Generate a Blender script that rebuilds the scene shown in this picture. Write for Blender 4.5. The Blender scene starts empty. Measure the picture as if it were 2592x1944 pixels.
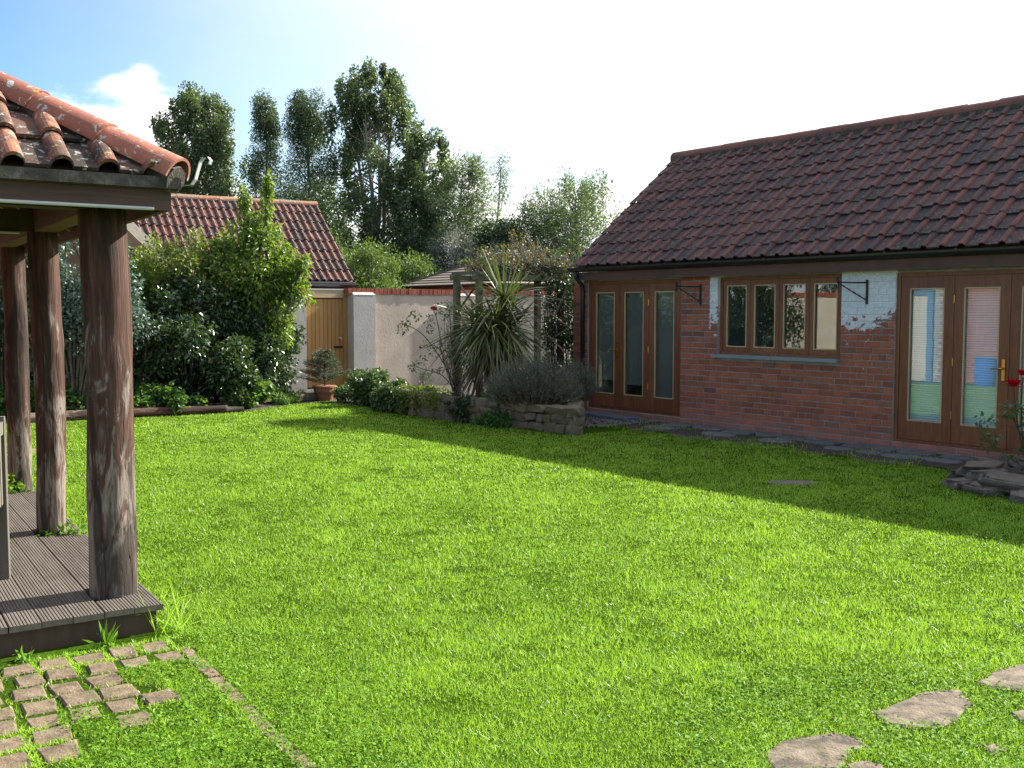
import bpy, bmesh, math, random
import numpy as np
from mathutils import Vector, Matrix, noise as mnoise

# ------------------------------------------------------------------ camera, sky, sun, exposure
SC = bpy.context.scene
COL = SC.collection
R = math.radians
rng = np.random.default_rng(7)
random.seed(7)

cam_d = bpy.data.cameras.new('camera')
cam_d.sensor_width = 36.0
cam_d.lens = 36.4
cam_d.clip_end = 1000
cam = bpy.data.objects.new('camera', cam_d)
COL.objects.link(cam)
cam.location = (0, 0, 1.62)
cam.rotation_euler = (R(90 - 4.04), 0, 0)
SC.camera = cam

SUN_AZ, SUN_EL = R(57.0), R(35.5)          # azimuth to the right of the view direction (+Y)
SUN = Vector((math.sin(SUN_AZ) * math.cos(SUN_EL), math.cos(SUN_AZ) * math.cos(SUN_EL), math.sin(SUN_EL)))
sun_d = bpy.data.lights.new('sun', 'SUN')
sun_d.energy = 5.0
sun_d.angle = R(0.53)
sun_d.color = (1.0, 0.95, 0.86)
sun = bpy.data.objects.new('sun', sun_d)
COL.objects.link(sun)
sun.location = (20, 15, 20)
sun.rotation_euler = SUN.to_track_quat('Z', 'Y').to_euler()

SC.view_settings.view_transform = 'Standard'
SC.view_settings.look = 'None'
SC.view_settings.exposure = 1.42
SC.view_settings.gamma = 1.0
SC.view_settings.use_curve_mapping = False
SC.render.engine = 'CYCLES'
SC.cycles.max_bounces = 7
SC.cycles.transparent_max_bounces = 10
SC.cycles.caustics_reflective = False
SC.cycles.caustics_refractive = False
SC.cycles.use_denoising = True


# ------------------------------------------------------------------ node helpers
def nd(nt, typ, ins=None, **props):
    n = nt.nodes.new(typ)
    for k, v in props.items():
        setattr(n, k, v)
    for k, v in (ins or {}).items():
        s = n.inputs[k]
        if isinstance(v, bpy.types.NodeSocket):
            nt.links.new(v, s)
        else:
            s.default_value = v
    return n


def c4(c):
    return (c[0], c[1], c[2], 1.0)


def ramp(nt, fac, stops, interp='LINEAR'):
    n = nt.nodes.new('ShaderNodeValToRGB')
    n.color_ramp.interpolation = interp
    el = n.color_ramp.elements
    while len(el) > 1:
        el.remove(el[-1])
    el[0].position, el[0].color = stops[0][0], c4(stops[0][1])
    for p, c in stops[1:]:
        e = el.new(p)
        e.color = c4(c)
    nt.links.new(fac, n.inputs[0])
    return n.outputs[0]


def m_(nt, op, a, b=0.0, c=0.0, clamp=False):
    n = nt.nodes.new('ShaderNodeMath')
    n.operation = op
    n.use_clamp = clamp
    for i, v in enumerate((a, b, c)):
        if isinstance(v, bpy.types.NodeSocket):
            nt.links.new(v, n.inputs[i])
        else:
            n.inputs[i].default_value = v
    return n.outputs[0]


def mix(nt, fac, a, b, blend='MIX'):
    n = nt.nodes.new('ShaderNodeMix')
    n.data_type = 'RGBA'
    n.blend_type = blend
    for i, v in ((0, fac), (6, a), (7, b)):
        if isinstance(v, bpy.types.NodeSocket):
            nt.links.new(v, n.inputs[i])
        elif i == 0:
            n.inputs[0].default_value = v
        else:
            n.inputs[i].default_value = c4(v)
    return n.outputs[2]


def smooth(nt, v, a, b):
    n = nd(nt, 'ShaderNodeMapRange', {0: v, 1: a, 2: b}, interpolation_type='SMOOTHSTEP')
    return n.outputs[0]


def rnd(nt):
    """0..1 per piece: the object's own random number plus the piece number stored on joined pieces"""
    oi = nt.nodes.new('ShaderNodeObjectInfo').outputs['Random']
    at = nd(nt, 'ShaderNodeAttribute', attribute_name='rnd').outputs['Fac']
    return m_(nt, 'FRACT', m_(nt, 'ADD', oi, at))


def att(nt):
    return nd(nt, 'ShaderNodeAttribute', attribute_name='rnd').outputs['Fac']


def noise(nt, scale, detail=4.0, rough=0.55, vec=None, dist=0.0):
    n = nd(nt, 'ShaderNodeTexNoise', {'Scale': scale, 'Detail': detail, 'Roughness': rough, 'Distortion': dist})
    if vec is not None:
        nt.links.new(vec, n.inputs['Vector'])
    return n.outputs[0]


def pos(nt):
    return nt.nodes.new('ShaderNodeNewGeometry').outputs['Position']


def objco(nt):
    return nt.nodes.new('ShaderNodeTexCoord').outputs['Object']


def scaled(nt, vec, s):
    return nd(nt, 'ShaderNodeMapping', {'Vector': vec, 'Scale': s}).outputs[0]


def bump(nt, h, strength, dist=0.02):
    return nd(nt, 'ShaderNodeBump', {'Height': h, 'Strength': strength, 'Distance': dist}).outputs[0]


def material(name, fn):
    m = bpy.data.materials.new(name)
    m.use_nodes = True
    nt = m.node_tree
    nt.nodes.clear()
    out = nt.nodes.new('ShaderNodeOutputMaterial')
    nt.links.new(fn(nt), out.inputs['Surface'])
    return m


def bsdf(nt, col, rough=0.8, normal=None, spec=0.5, metal=0.0, **kw):
    ins = {'Base Color': col if isinstance(col, bpy.types.NodeSocket) else c4(col), 'Roughness': rough,
           'Specular IOR Level': spec, 'Metallic': metal}
    if normal is not None:
        ins['Normal'] = normal
    ins.update(kw)
    return nd(nt, 'ShaderNodeBsdfPrincipled', ins).outputs[0]


# ------------------------------------------------------------------ world: clear sky, veil of bright cloud on the sun's side, low cumulus
def build_world():
    w = bpy.data.worlds.new('World')
    SC.world = w
    w.use_nodes = True
    nt = w.node_tree
    nt.nodes.clear()
    out = nt.nodes.new('ShaderNodeOutputWorld')
    sky = nd(nt, 'ShaderNodeTexSky', sky_type='NISHITA')
    sky.sun_disc = False
    sky.sun_elevation = SUN_EL
    sky.sun_rotation = SUN_AZ
    sky.altitude = 20
    sky.air_density = 1.0
    sky.dust_density = 0.0
    sky.ozone_density = 2.0
    d = nt.nodes.new('ShaderNodeTexCoord').outputs['Generated']
    d = nd(nt, 'ShaderNodeVectorMath', {0: d}, operation='NORMALIZE').outputs[0]
    cs = nd(nt, 'ShaderNodeVectorMath', {0: d, 1: tuple(SUN)}, operation='DOT_PRODUCT').outputs['Value']
    sep = nd(nt, 'ShaderNodeSeparateXYZ', {0: d})
    n1 = noise(nt, 2.2, 6, 0.6, scaled(nt, d, (1, 1, 2.2)), 0.2)
    wob = m_(nt, 'MULTIPLY', m_(nt, 'SUBTRACT', n1, 0.5), 0.16)
    bank = m_(nt, 'SUBTRACT', cs, m_(nt, 'MULTIPLY', m_(nt, 'MAXIMUM', m_(nt, 'SUBTRACT', sep.outputs['Z'], 0.205), 0.0), 3.0))
    bank = smooth(nt, m_(nt, 'ADD', bank, m_(nt, 'ADD', wob, m_(nt, 'MULTIPLY', m_(nt, 'SUBTRACT', noise(nt, 6.0, 6, 0.6, d), 0.5), 0.5))), 0.42, 0.70)
    haze = m_(nt, 'MULTIPLY', smooth(nt, m_(nt, 'ADD', cs, wob), 0.15, 0.78), 0.85)
    veil = m_(nt, 'MAXIMUM', bank, haze)
    # cumulus banks low over the horizon, ragged tops
    n2 = noise(nt, 7.0, 7, 0.58, scaled(nt, d, (1, 1, 1.8)), 0.0)
    n3 = noise(nt, 2.6, 3, 0.5, d, 0.0)
    top = m_(nt, 'ADD', m_(nt, 'MULTIPLY', m_(nt, 'SUBTRACT', n2, 0.5), 0.26), m_(nt, 'MULTIPLY', m_(nt, 'SUBTRACT', n3, 0.5), 0.35))
    cum = smooth(nt, m_(nt, 'SUBTRACT', m_(nt, 'ADD', top, 0.13), sep.outputs['Z']), -0.015, 0.03)
    blue = nd(nt, 'ShaderNodeHueSaturation', {'Saturation': 1.22, 'Color': sky.outputs[0]}).outputs[0]
    # broken cloud added over the rest of the sky for neutral fill light
    n4 = noise(nt, 1.7, 6, 0.6, scaled(nt, d, (1, 1, 1.5)), 0.3)
    broken = m_(nt, 'MULTIPLY', smooth(nt, n4, 0.50, 0.64), smooth(nt, sep.outputs['Z'], 0.30, 0.45))
    cum = m_(nt, 'MAXIMUM', cum, broken)
    skyc = nd(nt, 'ShaderNodeBackground', {'Color': blue, 'Strength': 0.075}).outputs[0]
    cloud = nd(nt, 'ShaderNodeBackground', {'Color': (1.0, 0.985, 0.97, 1), 'Strength': 0.60}).outputs[0]
    a = nd(nt, 'ShaderNodeMixShader', {0: cum, 1: skyc, 2: cloud}).outputs[0]
    veilc = nd(nt, 'ShaderNodeBackground', {'Color': (1.0, 0.99, 0.975, 1), 'Strength': 0.64}).outputs[0]
    b = nd(nt, 'ShaderNodeMixShader', {0: m_(nt, 'MULTIPLY', veil, 0.93), 1: a, 2: veilc}).outputs[0]
    nt.links.new(b, out.inputs['Surface'])


build_world()


# ------------------------------------------------------------------ object helpers
def tag(o, label=None, cat=None, group=None, kind=None):
    for k, v in (('label', label), ('category', cat), ('group', group), ('kind', kind)):
        if v:
            o[k] = v
    return o


def empty(name, label, cat, loc=(0, 0, 0), rz=0.0, group=None):
    o = bpy.data.objects.new(name, None)
    COL.objects.link(o)
    o.empty_display_size = 0.2
    o.location = loc
    o.rotation_euler = (0, 0, rz)
    return tag(o, label, cat, group)


def link(name, me, parent=None, loc=(0, 0, 0), rot=(0, 0, 0), scale=(1, 1, 1)):
    o = bpy.data.objects.new(name, me)
    COL.objects.link(o)
    o.parent = parent
    o.location, o.rotation_euler, o.scale = loc, rot, scale
    return o


class MB:
    """collects faces, builds one mesh object"""

    def __init__(s):
        s.v, s.f, s.r, s.m = [], [], [], []

    def add(s, vs, fs, mi=0, r=None):
        b = len(s.v)
        s.v += [tuple(map(float, p)) for p in vs]
        r = random.random() if r is None else r
        for f in fs:
            s.f.append([i + b for i in f])
            s.r.append(r)
            s.m.append(mi)

    def box(s, lo, hi, mi=0, r=None):
        (a, b, c), (d, e, f) = lo, hi
        s.add([(a, b, c), (d, b, c), (d, e, c), (a, e, c), (a, b, f), (d, b, f), (d, e, f), (a, e, f)],
              [(0, 3, 2, 1), (4, 5, 6, 7), (0, 1, 5, 4), (1, 2, 6, 5), (2, 3, 7, 6), (3, 0, 4, 7)], mi, r)
        return s

    def bar(s, p, q, w, h, up=(0, 0, 1), mi=0, r=None):
        p, q = Vector(p), Vector(q)
        d = (q - p).normalized()
        x = d.cross(Vector(up))
        if x.length < 1e-4:
            x = d.cross(Vector((1, 0, 0)))
        x.normalize()
        z = x.cross(d).normalized()
        vs = []
        for c in (p, q):
            for i, j in ((-1, -1), (1, -1), (1, 1), (-1, 1)):
                vs.append(c + x * (i * w / 2) + z * (j * h / 2))
        s.add(vs, [(0, 1, 2, 3), (7, 6, 5, 4), (0, 4, 5, 1), (1, 5, 6, 2), (2, 6, 7, 3), (3, 7, 4, 0)], mi, r)
        return s

    def tube(s, pts, rad, n=6, cap=True, mi=0, r=None):
        pts = [Vector(p) for p in pts]
        if not hasattr(rad, '__len__'):
            rad = [rad] * len(pts)
        vs, fs = [], []
        prev = None
        for i, p in enumerate(pts):
            d = (pts[min(i + 1, len(pts) - 1)] - pts[max(i - 1, 0)])
            d = d.normalized() if d.length > 1e-9 else Vector((0, 0, 1))
            if prev is None:
                x = d.cross(Vector((0.31, 0.87, 0.11)))
                if x.length < 1e-3:
                    x = d.cross(Vector((1, 0, 0)))
            else:
                x = prev - d * prev.dot(d)
            x.normalize()
            prev = x
            y = d.cross(x)
            for k in range(n):
                a = 2 * math.pi * k / n
                vs.append(p + (x * math.cos(a) + y * math.sin(a)) * rad[i])
        for i in range(len(pts) - 1):
            for k in range(n):
                a, b = i * n + k, i * n + (k + 1) % n
                fs.append((a, b, b + n, a + n))
        if cap:
            fs.append(tuple(range(n - 1, -1, -1)))
            fs.append(tuple(range((len(pts) - 1) * n, len(pts) * n)))
        s.add(vs, fs, mi, r)
        return s

    def prism(s, poly, z0, z1, inset=0.0, mi=0, r=None):
        """upright prism over a ccw outline, top edge chamfered by inset"""
        n = len(poly)
        c = Vector((sum(p[0] for p in poly) / n, sum(p[1] for p in poly) / n))
        vs = [(p[0], p[1], z0) for p in poly]
        zz = z1 - inset * 0.6
        vs += [(p[0], p[1], zz) for p in poly]
        for p in poly:
            q = Vector(p[:2])
            d = (c - q)
            l = d.length
            q = q + d * (inset / max(l, 1e-6))
            vs.append((q.x, q.y, z1))
        fs = [tuple(range(2 * n, 3 * n))]
        for k in range(n):
            j = (k + 1) % n
            fs.append((k, j, j + n, k + n))
            fs.append((k + n, j + n, j + 2 * n, k + 2 * n))
        s.add(vs, fs, mi, r)
        return s

    def mesh(s, name, mats, smooth_=False):
        me = bpy.data.meshes.new(name)
        me.from_pydata(s.v, [], s.f)
        for m in (mats if isinstance(mats, (list, tuple)) else [mats]):
            me.materials.append(m)
        a = me.attributes.new('rnd', 'FLOAT', 'FACE')
        a.data.foreach_set('value', np.array(s.r, dtype=np.float32))
        me.polygons.foreach_set('material_index', np.array(s.m, dtype=np.int32))
        if smooth_:
            me.polygons.foreach_set('use_smooth', np.ones(len(s.f), dtype=bool))
        me.update()
        return me

    def build(s, name, mats, parent=None, loc=(0, 0, 0), rot=(0, 0, 0), smooth_=False):
        return link(name, s.mesh(name, mats, smooth_), parent, loc, rot)


def arr_mesh(name, V, F, rv, mat, k):
    """fast mesh: V (n,3), F (m,k) index array, rv (m,)"""
    me = bpy.data.meshes.new(name)
    me.vertices.add(len(V))
    me.vertices.foreach_set('co', np.ascontiguousarray(V, dtype=np.float32).ravel())
    me.loops.add(len(F) * k)
    me.loops.foreach_set('vertex_index', np.ascontiguousarray(F, dtype=np.int32).ravel())
    me.polygons.add(len(F))
    me.polygons.foreach_set('loop_start', np.arange(0, len(F) * k, k, dtype=np.int32))
    a = me.attributes.new('rnd', 'FLOAT', 'FACE')
    a.data.foreach_set('value', np.asarray(rv, dtype=np.float32))
    me.materials.append(mat)
    me.update(calc_edges=True)
    return me


def unit(a):
    return a / np.maximum(np.linalg.norm(a, axis=-1, keepdims=True), 1e-9)


def leaf_arrays(P, D, N, L, W, fold=0.25):
    """folded pointed leaves: base, two shoulders, tip"""
    D = unit(D)
    N = unit(N - D * np.sum(N * D, axis=1, keepdims=True))
    S = np.cross(D, N)
    L, W = L[:, None], W[:, None]
    mid = P + D * L * 0.42
    V = np.stack([P, mid + S * W * 0.5 + N * W * fold, P + D * L, mid - S * W * 0.5 + N * W * fold], axis=1).reshape(-1, 3)
    b = np.arange(len(P))[:, None] * 4
    F = np.concatenate([b + [0, 1, 2], b + [0, 2, 3]], axis=1).reshape(-1, 3)
    return V, F


def leaf_mesh(name, P, D, N, L, W, mat, fold=0.25):
    V, F = leaf_arrays(P, D, N, L, W, fold)
    r = np.repeat(rng.random(len(P)), 2)
    return arr_mesh(name, V, F, r, mat, 3)


def strip_mesh(name, P, D, L, W, mat, nseg=4, droop=0.0, rv=None, base_w=0.6, flat=0.0):
    """tapering ribbons that bend under gravity"""
    n = len(P)
    D = unit(D)
    side = unit(np.cross(D, np.array([0, 0, 1.0]) + rng.normal(0, 0.35 + flat, (n, 3))))
    droop = np.broadcast_to(droop, (n,))
    rows = []
    for i in range(nseg + 1):
        t = i / nseg
        c = P + D * (L * t)[:, None]
        c = c - np.array([0, 0, 1.0]) * (droop * L * t * t)[:, None]
        w = W * (base_w + (1 - base_w) * min(1, t * 3)) * (1 - t ** 2.2) + W * 0.03
        rows += [c - side * (w / 2)[:, None], c + side * (w / 2)[:, None]]
    V = np.stack(rows, axis=1).reshape(-1, 3)
    b = np.arange(n)[:, None] * (2 * (nseg + 1))
    F = np.concatenate([b + [2 * i, 2 * i + 1, 2 * i + 3, 2 * i + 2] for i in range(nseg)], axis=1).reshape(-1, 4)
    rv = rng.random(n) if rv is None else rv
    return arr_mesh(name, V, F, np.repeat(rv, nseg), mat, 4)


def sphere_dirs(n):
    return unit(rng.normal(0, 1, (n, 3)))


def clump_points(C, RAD, per, shell=0.45):
    """points spread through ellipsoid clumps; C (k,3), RAD (k,3)"""
    k = len(C)
    idx = np.repeat(np.arange(k), per)
    d = sphere_dirs(len(idx))
    r = rng.random(len(idx)) ** shell
    return C[idx] + d * RAD[idx] * r[:, None], d, idx


def foliage(name, C, RAD, per, L, W, mat, parent=None, up=0.5, droop=-0.25, out=0.9, fold=0.25, lvar=0.35, kind=None):
    P, d, _ = clump_points(C, RAD, per)
    n = len(P)
    D = d * out + rng.normal(0, 0.6, (n, 3)) + np.array([0, 0, droop])
    N = rng.normal(0, 0.6, (n, 3)) + np.array([0, 0, up]) + d * 0.5
    l = L * (1 + rng.uniform(-lvar, lvar, n))
    o = link(name, leaf_mesh(name, P, D, N, l, l * W / L, mat, fold), parent)
    if kind:
        o['kind'] = kind
    return o


# ------------------------------------------------------------------ materials
def leaf_mat(name, stops, rough=0.45, trans=0.3, spec=0.5, tcol=None):
    def fn(nt):
        r = att(nt)
        col = ramp(nt, r, stops)
        patch = noise(nt, 1.3, 2, 0.5, pos(nt))
        col = mix(nt, m_(nt, 'MULTIPLY', smooth(nt, patch, 0.35, 0.7), 0.35), col, stops[-1][1])
        p = bsdf(nt, col, rough, spec=spec)
        t = nd(nt, 'ShaderNodeBsdfTranslucent', {'Color': mix(nt, 0.6, col, tcol or (0.25, 0.4, 0.03))}).outputs[0]
        return nd(nt, 'ShaderNodeMixShader', {0: trans, 1: p, 2: t}).outputs[0]
    return material(name, fn)


M = {}
M['grass'] = None


def grass_fn(nt):
    r = att(nt)
    col = ramp(nt, r, [(0, (0.08, 0.19, 0.014)), (0.25, (0.19, 0.38, 0.026)), (0.55, (0.30, 0.53, 0.042)), (0.9, (0.43, 0.64, 0.075)), (1, (0.62, 0.64, 0.30))])
    big = noise(nt, 0.55, 4, 0.6, pos(nt))
    col = mix(nt, m_(nt, 'MULTIPLY', smooth(nt, big, 0.38, 0.66), 0.25), col, (0.20, 0.43, 0.022))
    fine = noise(nt, 4.0, 3, 0.6, pos(nt))
    col = mix(nt, m_(nt, 'MULTIPLY', smooth(nt, fine, 0.5, 0.75), 0.45), col, (0.41, 0.62, 0.040))
    p = bsdf(nt, col, 0.38, spec=0.45)
    t = nd(nt, 'ShaderNodeBsdfTranslucent', {'Color': mix(nt, 0.5, col, (0.56, 0.84, 0.04))}).outputs[0]
    return nd(nt, 'ShaderNodeMixShader', {0: 0.45, 1: p, 2: t}).outputs[0]


M['grass'] = material('grass_blade', grass_fn)


def ground_fn(nt):
    a = noise(nt, 3.0, 6, 0.65, pos(nt))
    b = noise(nt, 40, 4, 0.6, pos(nt))
    col = ramp(nt, a, [(0.3, (0.022, 0.045, 0.005)), (0.55, (0.038, 0.082, 0.007)), (0.75, (0.055, 0.115, 0.009))])
    return bsdf(nt, mix(nt, m_(nt, 'MULTIPLY', b, 0.5), col, (0.025, 0.04, 0.006)), 1.0, bump(nt, b, 0.6, 0.02), spec=0.0)


M['ground'] = material('turf', ground_fn)


def soil_fn(nt):
    a = noise(nt, 9, 6, 0.7, pos(nt))
    col = ramp(nt, a, [(0.3, (0.028, 0.021, 0.015)), (0.6, (0.06, 0.047, 0.034)), (0.8, (0.10, 0.085, 0.065))])
    return bsdf(nt, col, 0.95, bump(nt, a, 0.8, 0.03))


M['soil'] = material('soil', soil_fn)


def stone_mat(name, stops, nscale=6.0, moss=0.0, rough=0.9):
    def fn(nt):
        r = rnd(nt)
        a = noise(nt, nscale, 8, 0.68, pos(nt), 0.3)
        b = noise(nt, nscale * 7, 5, 0.6, pos(nt))
        col = ramp(nt, a, stops)
        col = mix(nt, 0.25, col, ramp(nt, r, [(0, stops[0][1]), (1, stops[-1][1])]))
        col = mix(nt, m_(nt, 'MULTIPLY', smooth(nt, b, 0.55, 0.75), 0.5), col, (0.05, 0.045, 0.04))
        if moss:
            g = noise(nt, 5, 5, 0.6, pos(nt))
            col = mix(nt, m_(nt, 'MULTIPLY', smooth(nt, g, 0.55, 0.7), moss), col, (0.05, 0.075, 0.02))
        h = m_(nt, 'ADD', a, m_(nt, 'MULTIPLY', b, 0.4))
        return bsdf(nt, col, rough, bump(nt, h, 0.7, 0.025))
    return material(name, fn)


M['bed_stone'] = stone_mat('bed_stone', [(0.3, (0.085, 0.068, 0.042)), (0.55, (0.155, 0.125, 0.082)), (0.75, (0.225, 0.19, 0.135))], 9, 0.6)
M['flag'] = stone_mat('flagstone', [(0.3, (0.09, 0.085, 0.08)), (0.55, (0.15, 0.145, 0.14)), (0.8, (0.22, 0.215, 0.21))], 6, 0.5)
M['rock'] = stone_mat('rockery_stone', [(0.3, (0.085, 0.068, 0.052)), (0.55, (0.14, 0.115, 0.09)), (0.8, (0.20, 0.17, 0.14))], 8, 0.4)
M['step'] = stone_mat('stepping_stone', [(0.39, (0.040, 0.031, 0.023)), (0.46, (0.115, 0.086, 0.056)), (0.53, (0.185, 0.142, 0.095)), (0.64, (0.27, 0.215, 0.15))], 11, 0.25)
M['sett'] = stone_mat('sett_stone', [(0.38, (0.085, 0.060, 0.036)), (0.5, (0.175, 0.125, 0.074)), (0.64, (0.25, 0.19, 0.125))], 12, 0.4)
M['slate'] = stone_mat('blue_slab', [(0.3, (0.10, 0.115, 0.14)), (0.7, (0.15, 0.17, 0.20))], 5, 0.0)
M['pebble'] = stone_mat('pebble', [(0.3, (0.14, 0.12, 0.11)), (0.5, (0.25, 0.22, 0.20)), (0.8, (0.40, 0.38, 0.36))], 5, 0.0)


def mortar_fn(nt):
    a = noise(nt, 8, 6, 0.65, pos(nt))
    col = ramp(nt, a, [(0.3, (0.20, 0.18, 0.165)), (0.7, (0.36, 0.34, 0.32))])
    return bsdf(nt, col, 0.95, bump(nt, a, 0.4, 0.01))


M['mortar'] = material('mortar', mortar_fn)

# barn frame: wall line through BW along BD (towards the camera and right), BN points out of the wall
BW = Vector((4.468, 12.095, 0))
BA = R(37.9)
BD = Vector((math.sin(BA), -math.cos(BA), 0))
BI = Vector((math.cos(BA), math.sin(BA), 0))
BROT = math.atan2(BD.y, BD.x)


def whitewash(nt, P):
    # old flaking whitewash on the two piers
    rel = nd(nt, 'ShaderNodeVectorMath', {0: P, 1: tuple(BW)}, operation='SUBTRACT').outputs[0]
    s = nd(nt, 'ShaderNodeVectorMath', {0: rel, 1: tuple(BD)}, operation='DOT_PRODUCT').outputs['Value']
    z = nd(nt, 'ShaderNodeSeparateXYZ', {0: P}).outputs['Z']
    n = noise(nt, 9, 7, 0.68, scaled(nt, P, (1, 1, 1.6)))
    n5 = noise(nt, 34, 4, 0.6, P)
    # right pier: paint left above about 1.45 m, thinning towards the door
    lvl = m_(nt, 'SUBTRACT', m_(nt, 'MULTIPLY', m_(nt, 'SUBTRACT', z, 1.34), 2.3), m_(nt, 'MULTIPLY', smooth(nt, s, -0.35, 0.02), 0.42))
    wet = m_(nt, 'ADD', lvl, m_(nt, 'ADD', m_(nt, 'MULTIPLY', m_(nt, 'SUBTRACT', n, 0.5), 2.4), m_(nt, 'MULTIPLY', m_(nt, 'SUBTRACT', n5, 0.5), 0.8)))
    right = m_(nt, 'MULTIPLY', smooth(nt, wet, 0.16, 0.26), m_(nt, 'MULTIPLY', m_(nt, 'GREATER_THAN', s, -0.735), m_(nt, 'LESS_THAN', s, 0.02)))
    # left pier: a strip beside the window
    lv2 = m_(nt, 'ADD', m_(nt, 'MULTIPLY', m_(nt, 'SUBTRACT', z, 1.42), 0.9), m_(nt, 'MULTIPLY', m_(nt, 'SUBTRACT', n, 0.5), 2.0))
    left = m_(nt, 'MULTIPLY', smooth(nt, lv2, 0.05, 0.15), m_(nt, 'MULTIPLY', m_(nt, 'GREATER_THAN', m_(nt, 'ADD', s, m_(nt, 'MULTIPLY', n5, 0.10)), -2.775), m_(nt, 'LESS_THAN', s, -2.6)))
    sp = noise(nt, 11, 6, 0.7, scaled(nt, P, (1, 1, 1.3)), 0.4)
    low = m_(nt, 'MULTIPLY', smooth(nt, m_(nt, 'ADD', sp, m_(nt, 'MULTIPLY', m_(nt, 'SUBTRACT', z, 1.3), 0.10)), 0.625, 0.65), m_(nt, 'MULTIPLY', m_(nt, 'GREATER_THAN', s, -0.66), m_(nt, 'MULTIPLY', m_(nt, 'LESS_THAN', s, 0.02), m_(nt, 'GREATER_THAN', z, 0.5))))
    return m_(nt, 'MAXIMUM', m_(nt, 'MAXIMUM', right, left), m_(nt, 'MULTIPLY', low, 0.8)), n5


def brick_fn(nt):
    r = rnd(nt)
    P = pos(nt)
    col = ramp(nt, r, [(0, (0.25, 0.090, 0.054)), (0.35, (0.34, 0.108, 0.060)), (0.7, (0.42, 0.138, 0.070)), (0.92, (0.30, 0.13, 0.085)), (1, (0.19, 0.082, 0.058))])
    a = noise(nt, 14, 6, 0.65, P)
    b = noise(nt, 90, 3, 0.6, P)
    col = mix(nt, m_(nt, 'MULTIPLY', smooth(nt, a, 0.45, 0.75), 0.5), col, (0.12, 0.052, 0.04))
    col = mix(nt, m_(nt, 'MULTIPLY', smooth(nt, b, 0.62, 0.8), 0.35), col, (0.36, 0.25, 0.20))
    fac, n5 = whitewash(nt, P)
    z = nd(nt, 'ShaderNodeSeparateXYZ', {0: P}).outputs['Z']
    # lime bloom low on the wall
    lime = m_(nt, 'MULTIPLY', smooth(nt, m_(nt, 'ADD', m_(nt, 'SUBTRACT', 0.30, z), m_(nt, 'MULTIPLY', m_(nt, 'SUBTRACT', a, 0.5), 0.5)), 0.0, 0.3), 0.30)
    col = mix(nt, lime, col, (0.36, 0.28, 0.25))
    white = ramp(nt, n5, [(0.3, (0.55, 0.56, 0.57)), (0.6, (0.72, 0.73, 0.74))])
    return bsdf(nt, mix(nt, fac, col, white), 0.85, bump(nt, m_(nt, 'ADD', a, m_(nt, 'MULTIPLY', fac, 0.6)), 0.5, 0.012), spec=0.3)


def barn_mortar_fn(nt):
    P = pos(nt)
    a = noise(nt, 8, 6, 0.65, P)
    col = ramp(nt, a, [(0.3, (0.22, 0.20, 0.185)), (0.7, (0.38, 0.36, 0.34))])
    fac, n5 = whitewash(nt, P)
    white = ramp(nt, n5, [(0.3, (0.55, 0.56, 0.57)), (0.6, (0.72, 0.73, 0.74))])
    return bsdf(nt, mix(nt, fac, col, white), 0.95, bump(nt, a, 0.4, 0.01))


M['barn_mortar'] = material('barn_mortar', barn_mortar_fn)
M['brick'] = material('brick', brick_fn)


def coping_fn(nt):
    r = rnd(nt)
    a = noise(nt, 16, 5, 0.6, pos(nt))
    col = ramp(nt, r, [(0, (0.26, 0.065, 0.035)), (0.5, (0.34, 0.09, 0.05)), (1, (0.24, 0.055, 0.035))])
    return bsdf(nt, mix(nt, m_(nt, 'MULTIPLY', a, 0.3), col, (0.15, 0.05, 0.03)), 0.8, bump(nt, a, 0.3, 0.01))


M['coping'] = material('coping_brick', coping_fn)


def render_fn(base, dark):
    def fn(nt):
        P = pos(nt)
        a = noise(nt, 1.6, 7, 0.62, P, 0.4)
        b = noise(nt, 22, 6, 0.65, P)
        s = noise(nt, 3.0, 5, 0.6, scaled(nt, P, (1.5, 1.5, 0.22)))
        col = ramp(nt, a, [(0.3, dark), (0.62, base), (0.8, tuple(min(1, c * 1.12) for c in base))])
        col = mix(nt, m_(nt, 'MULTIPLY', smooth(nt, s, 0.46, 0.70), 0.55), col, dark)
        z = nd(nt, 'ShaderNodeSeparateXYZ', {0: P}).outputs['Z']
        col = mix(nt, m_(nt, 'MULTIPLY', smooth(nt, m_(nt, 'ADD', m_(nt, 'SUBTRACT', 0.4, z), m_(nt, 'MULTIPLY', m_(nt, 'SUBTRACT', a, 0.5), 0.8)), 0.0, 0.5), 0.35), col, tuple(c * 0.62 for c in dark))
        return bsdf(nt, col, 0.92, bump(nt, m_(nt, 'ADD', b, m_(nt, 'MULTIPLY', a, 1.2)), 0.25, 0.02), spec=0.2)
    return fn


M['render'] = material('cement_render', render_fn((0.54, 0.46, 0.385), (0.43, 0.36, 0.295)))
M['render_grey'] = material('grey_render', render_fn((0.47, 0.45, 0.42), (0.36, 0.345, 0.325)))


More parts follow.
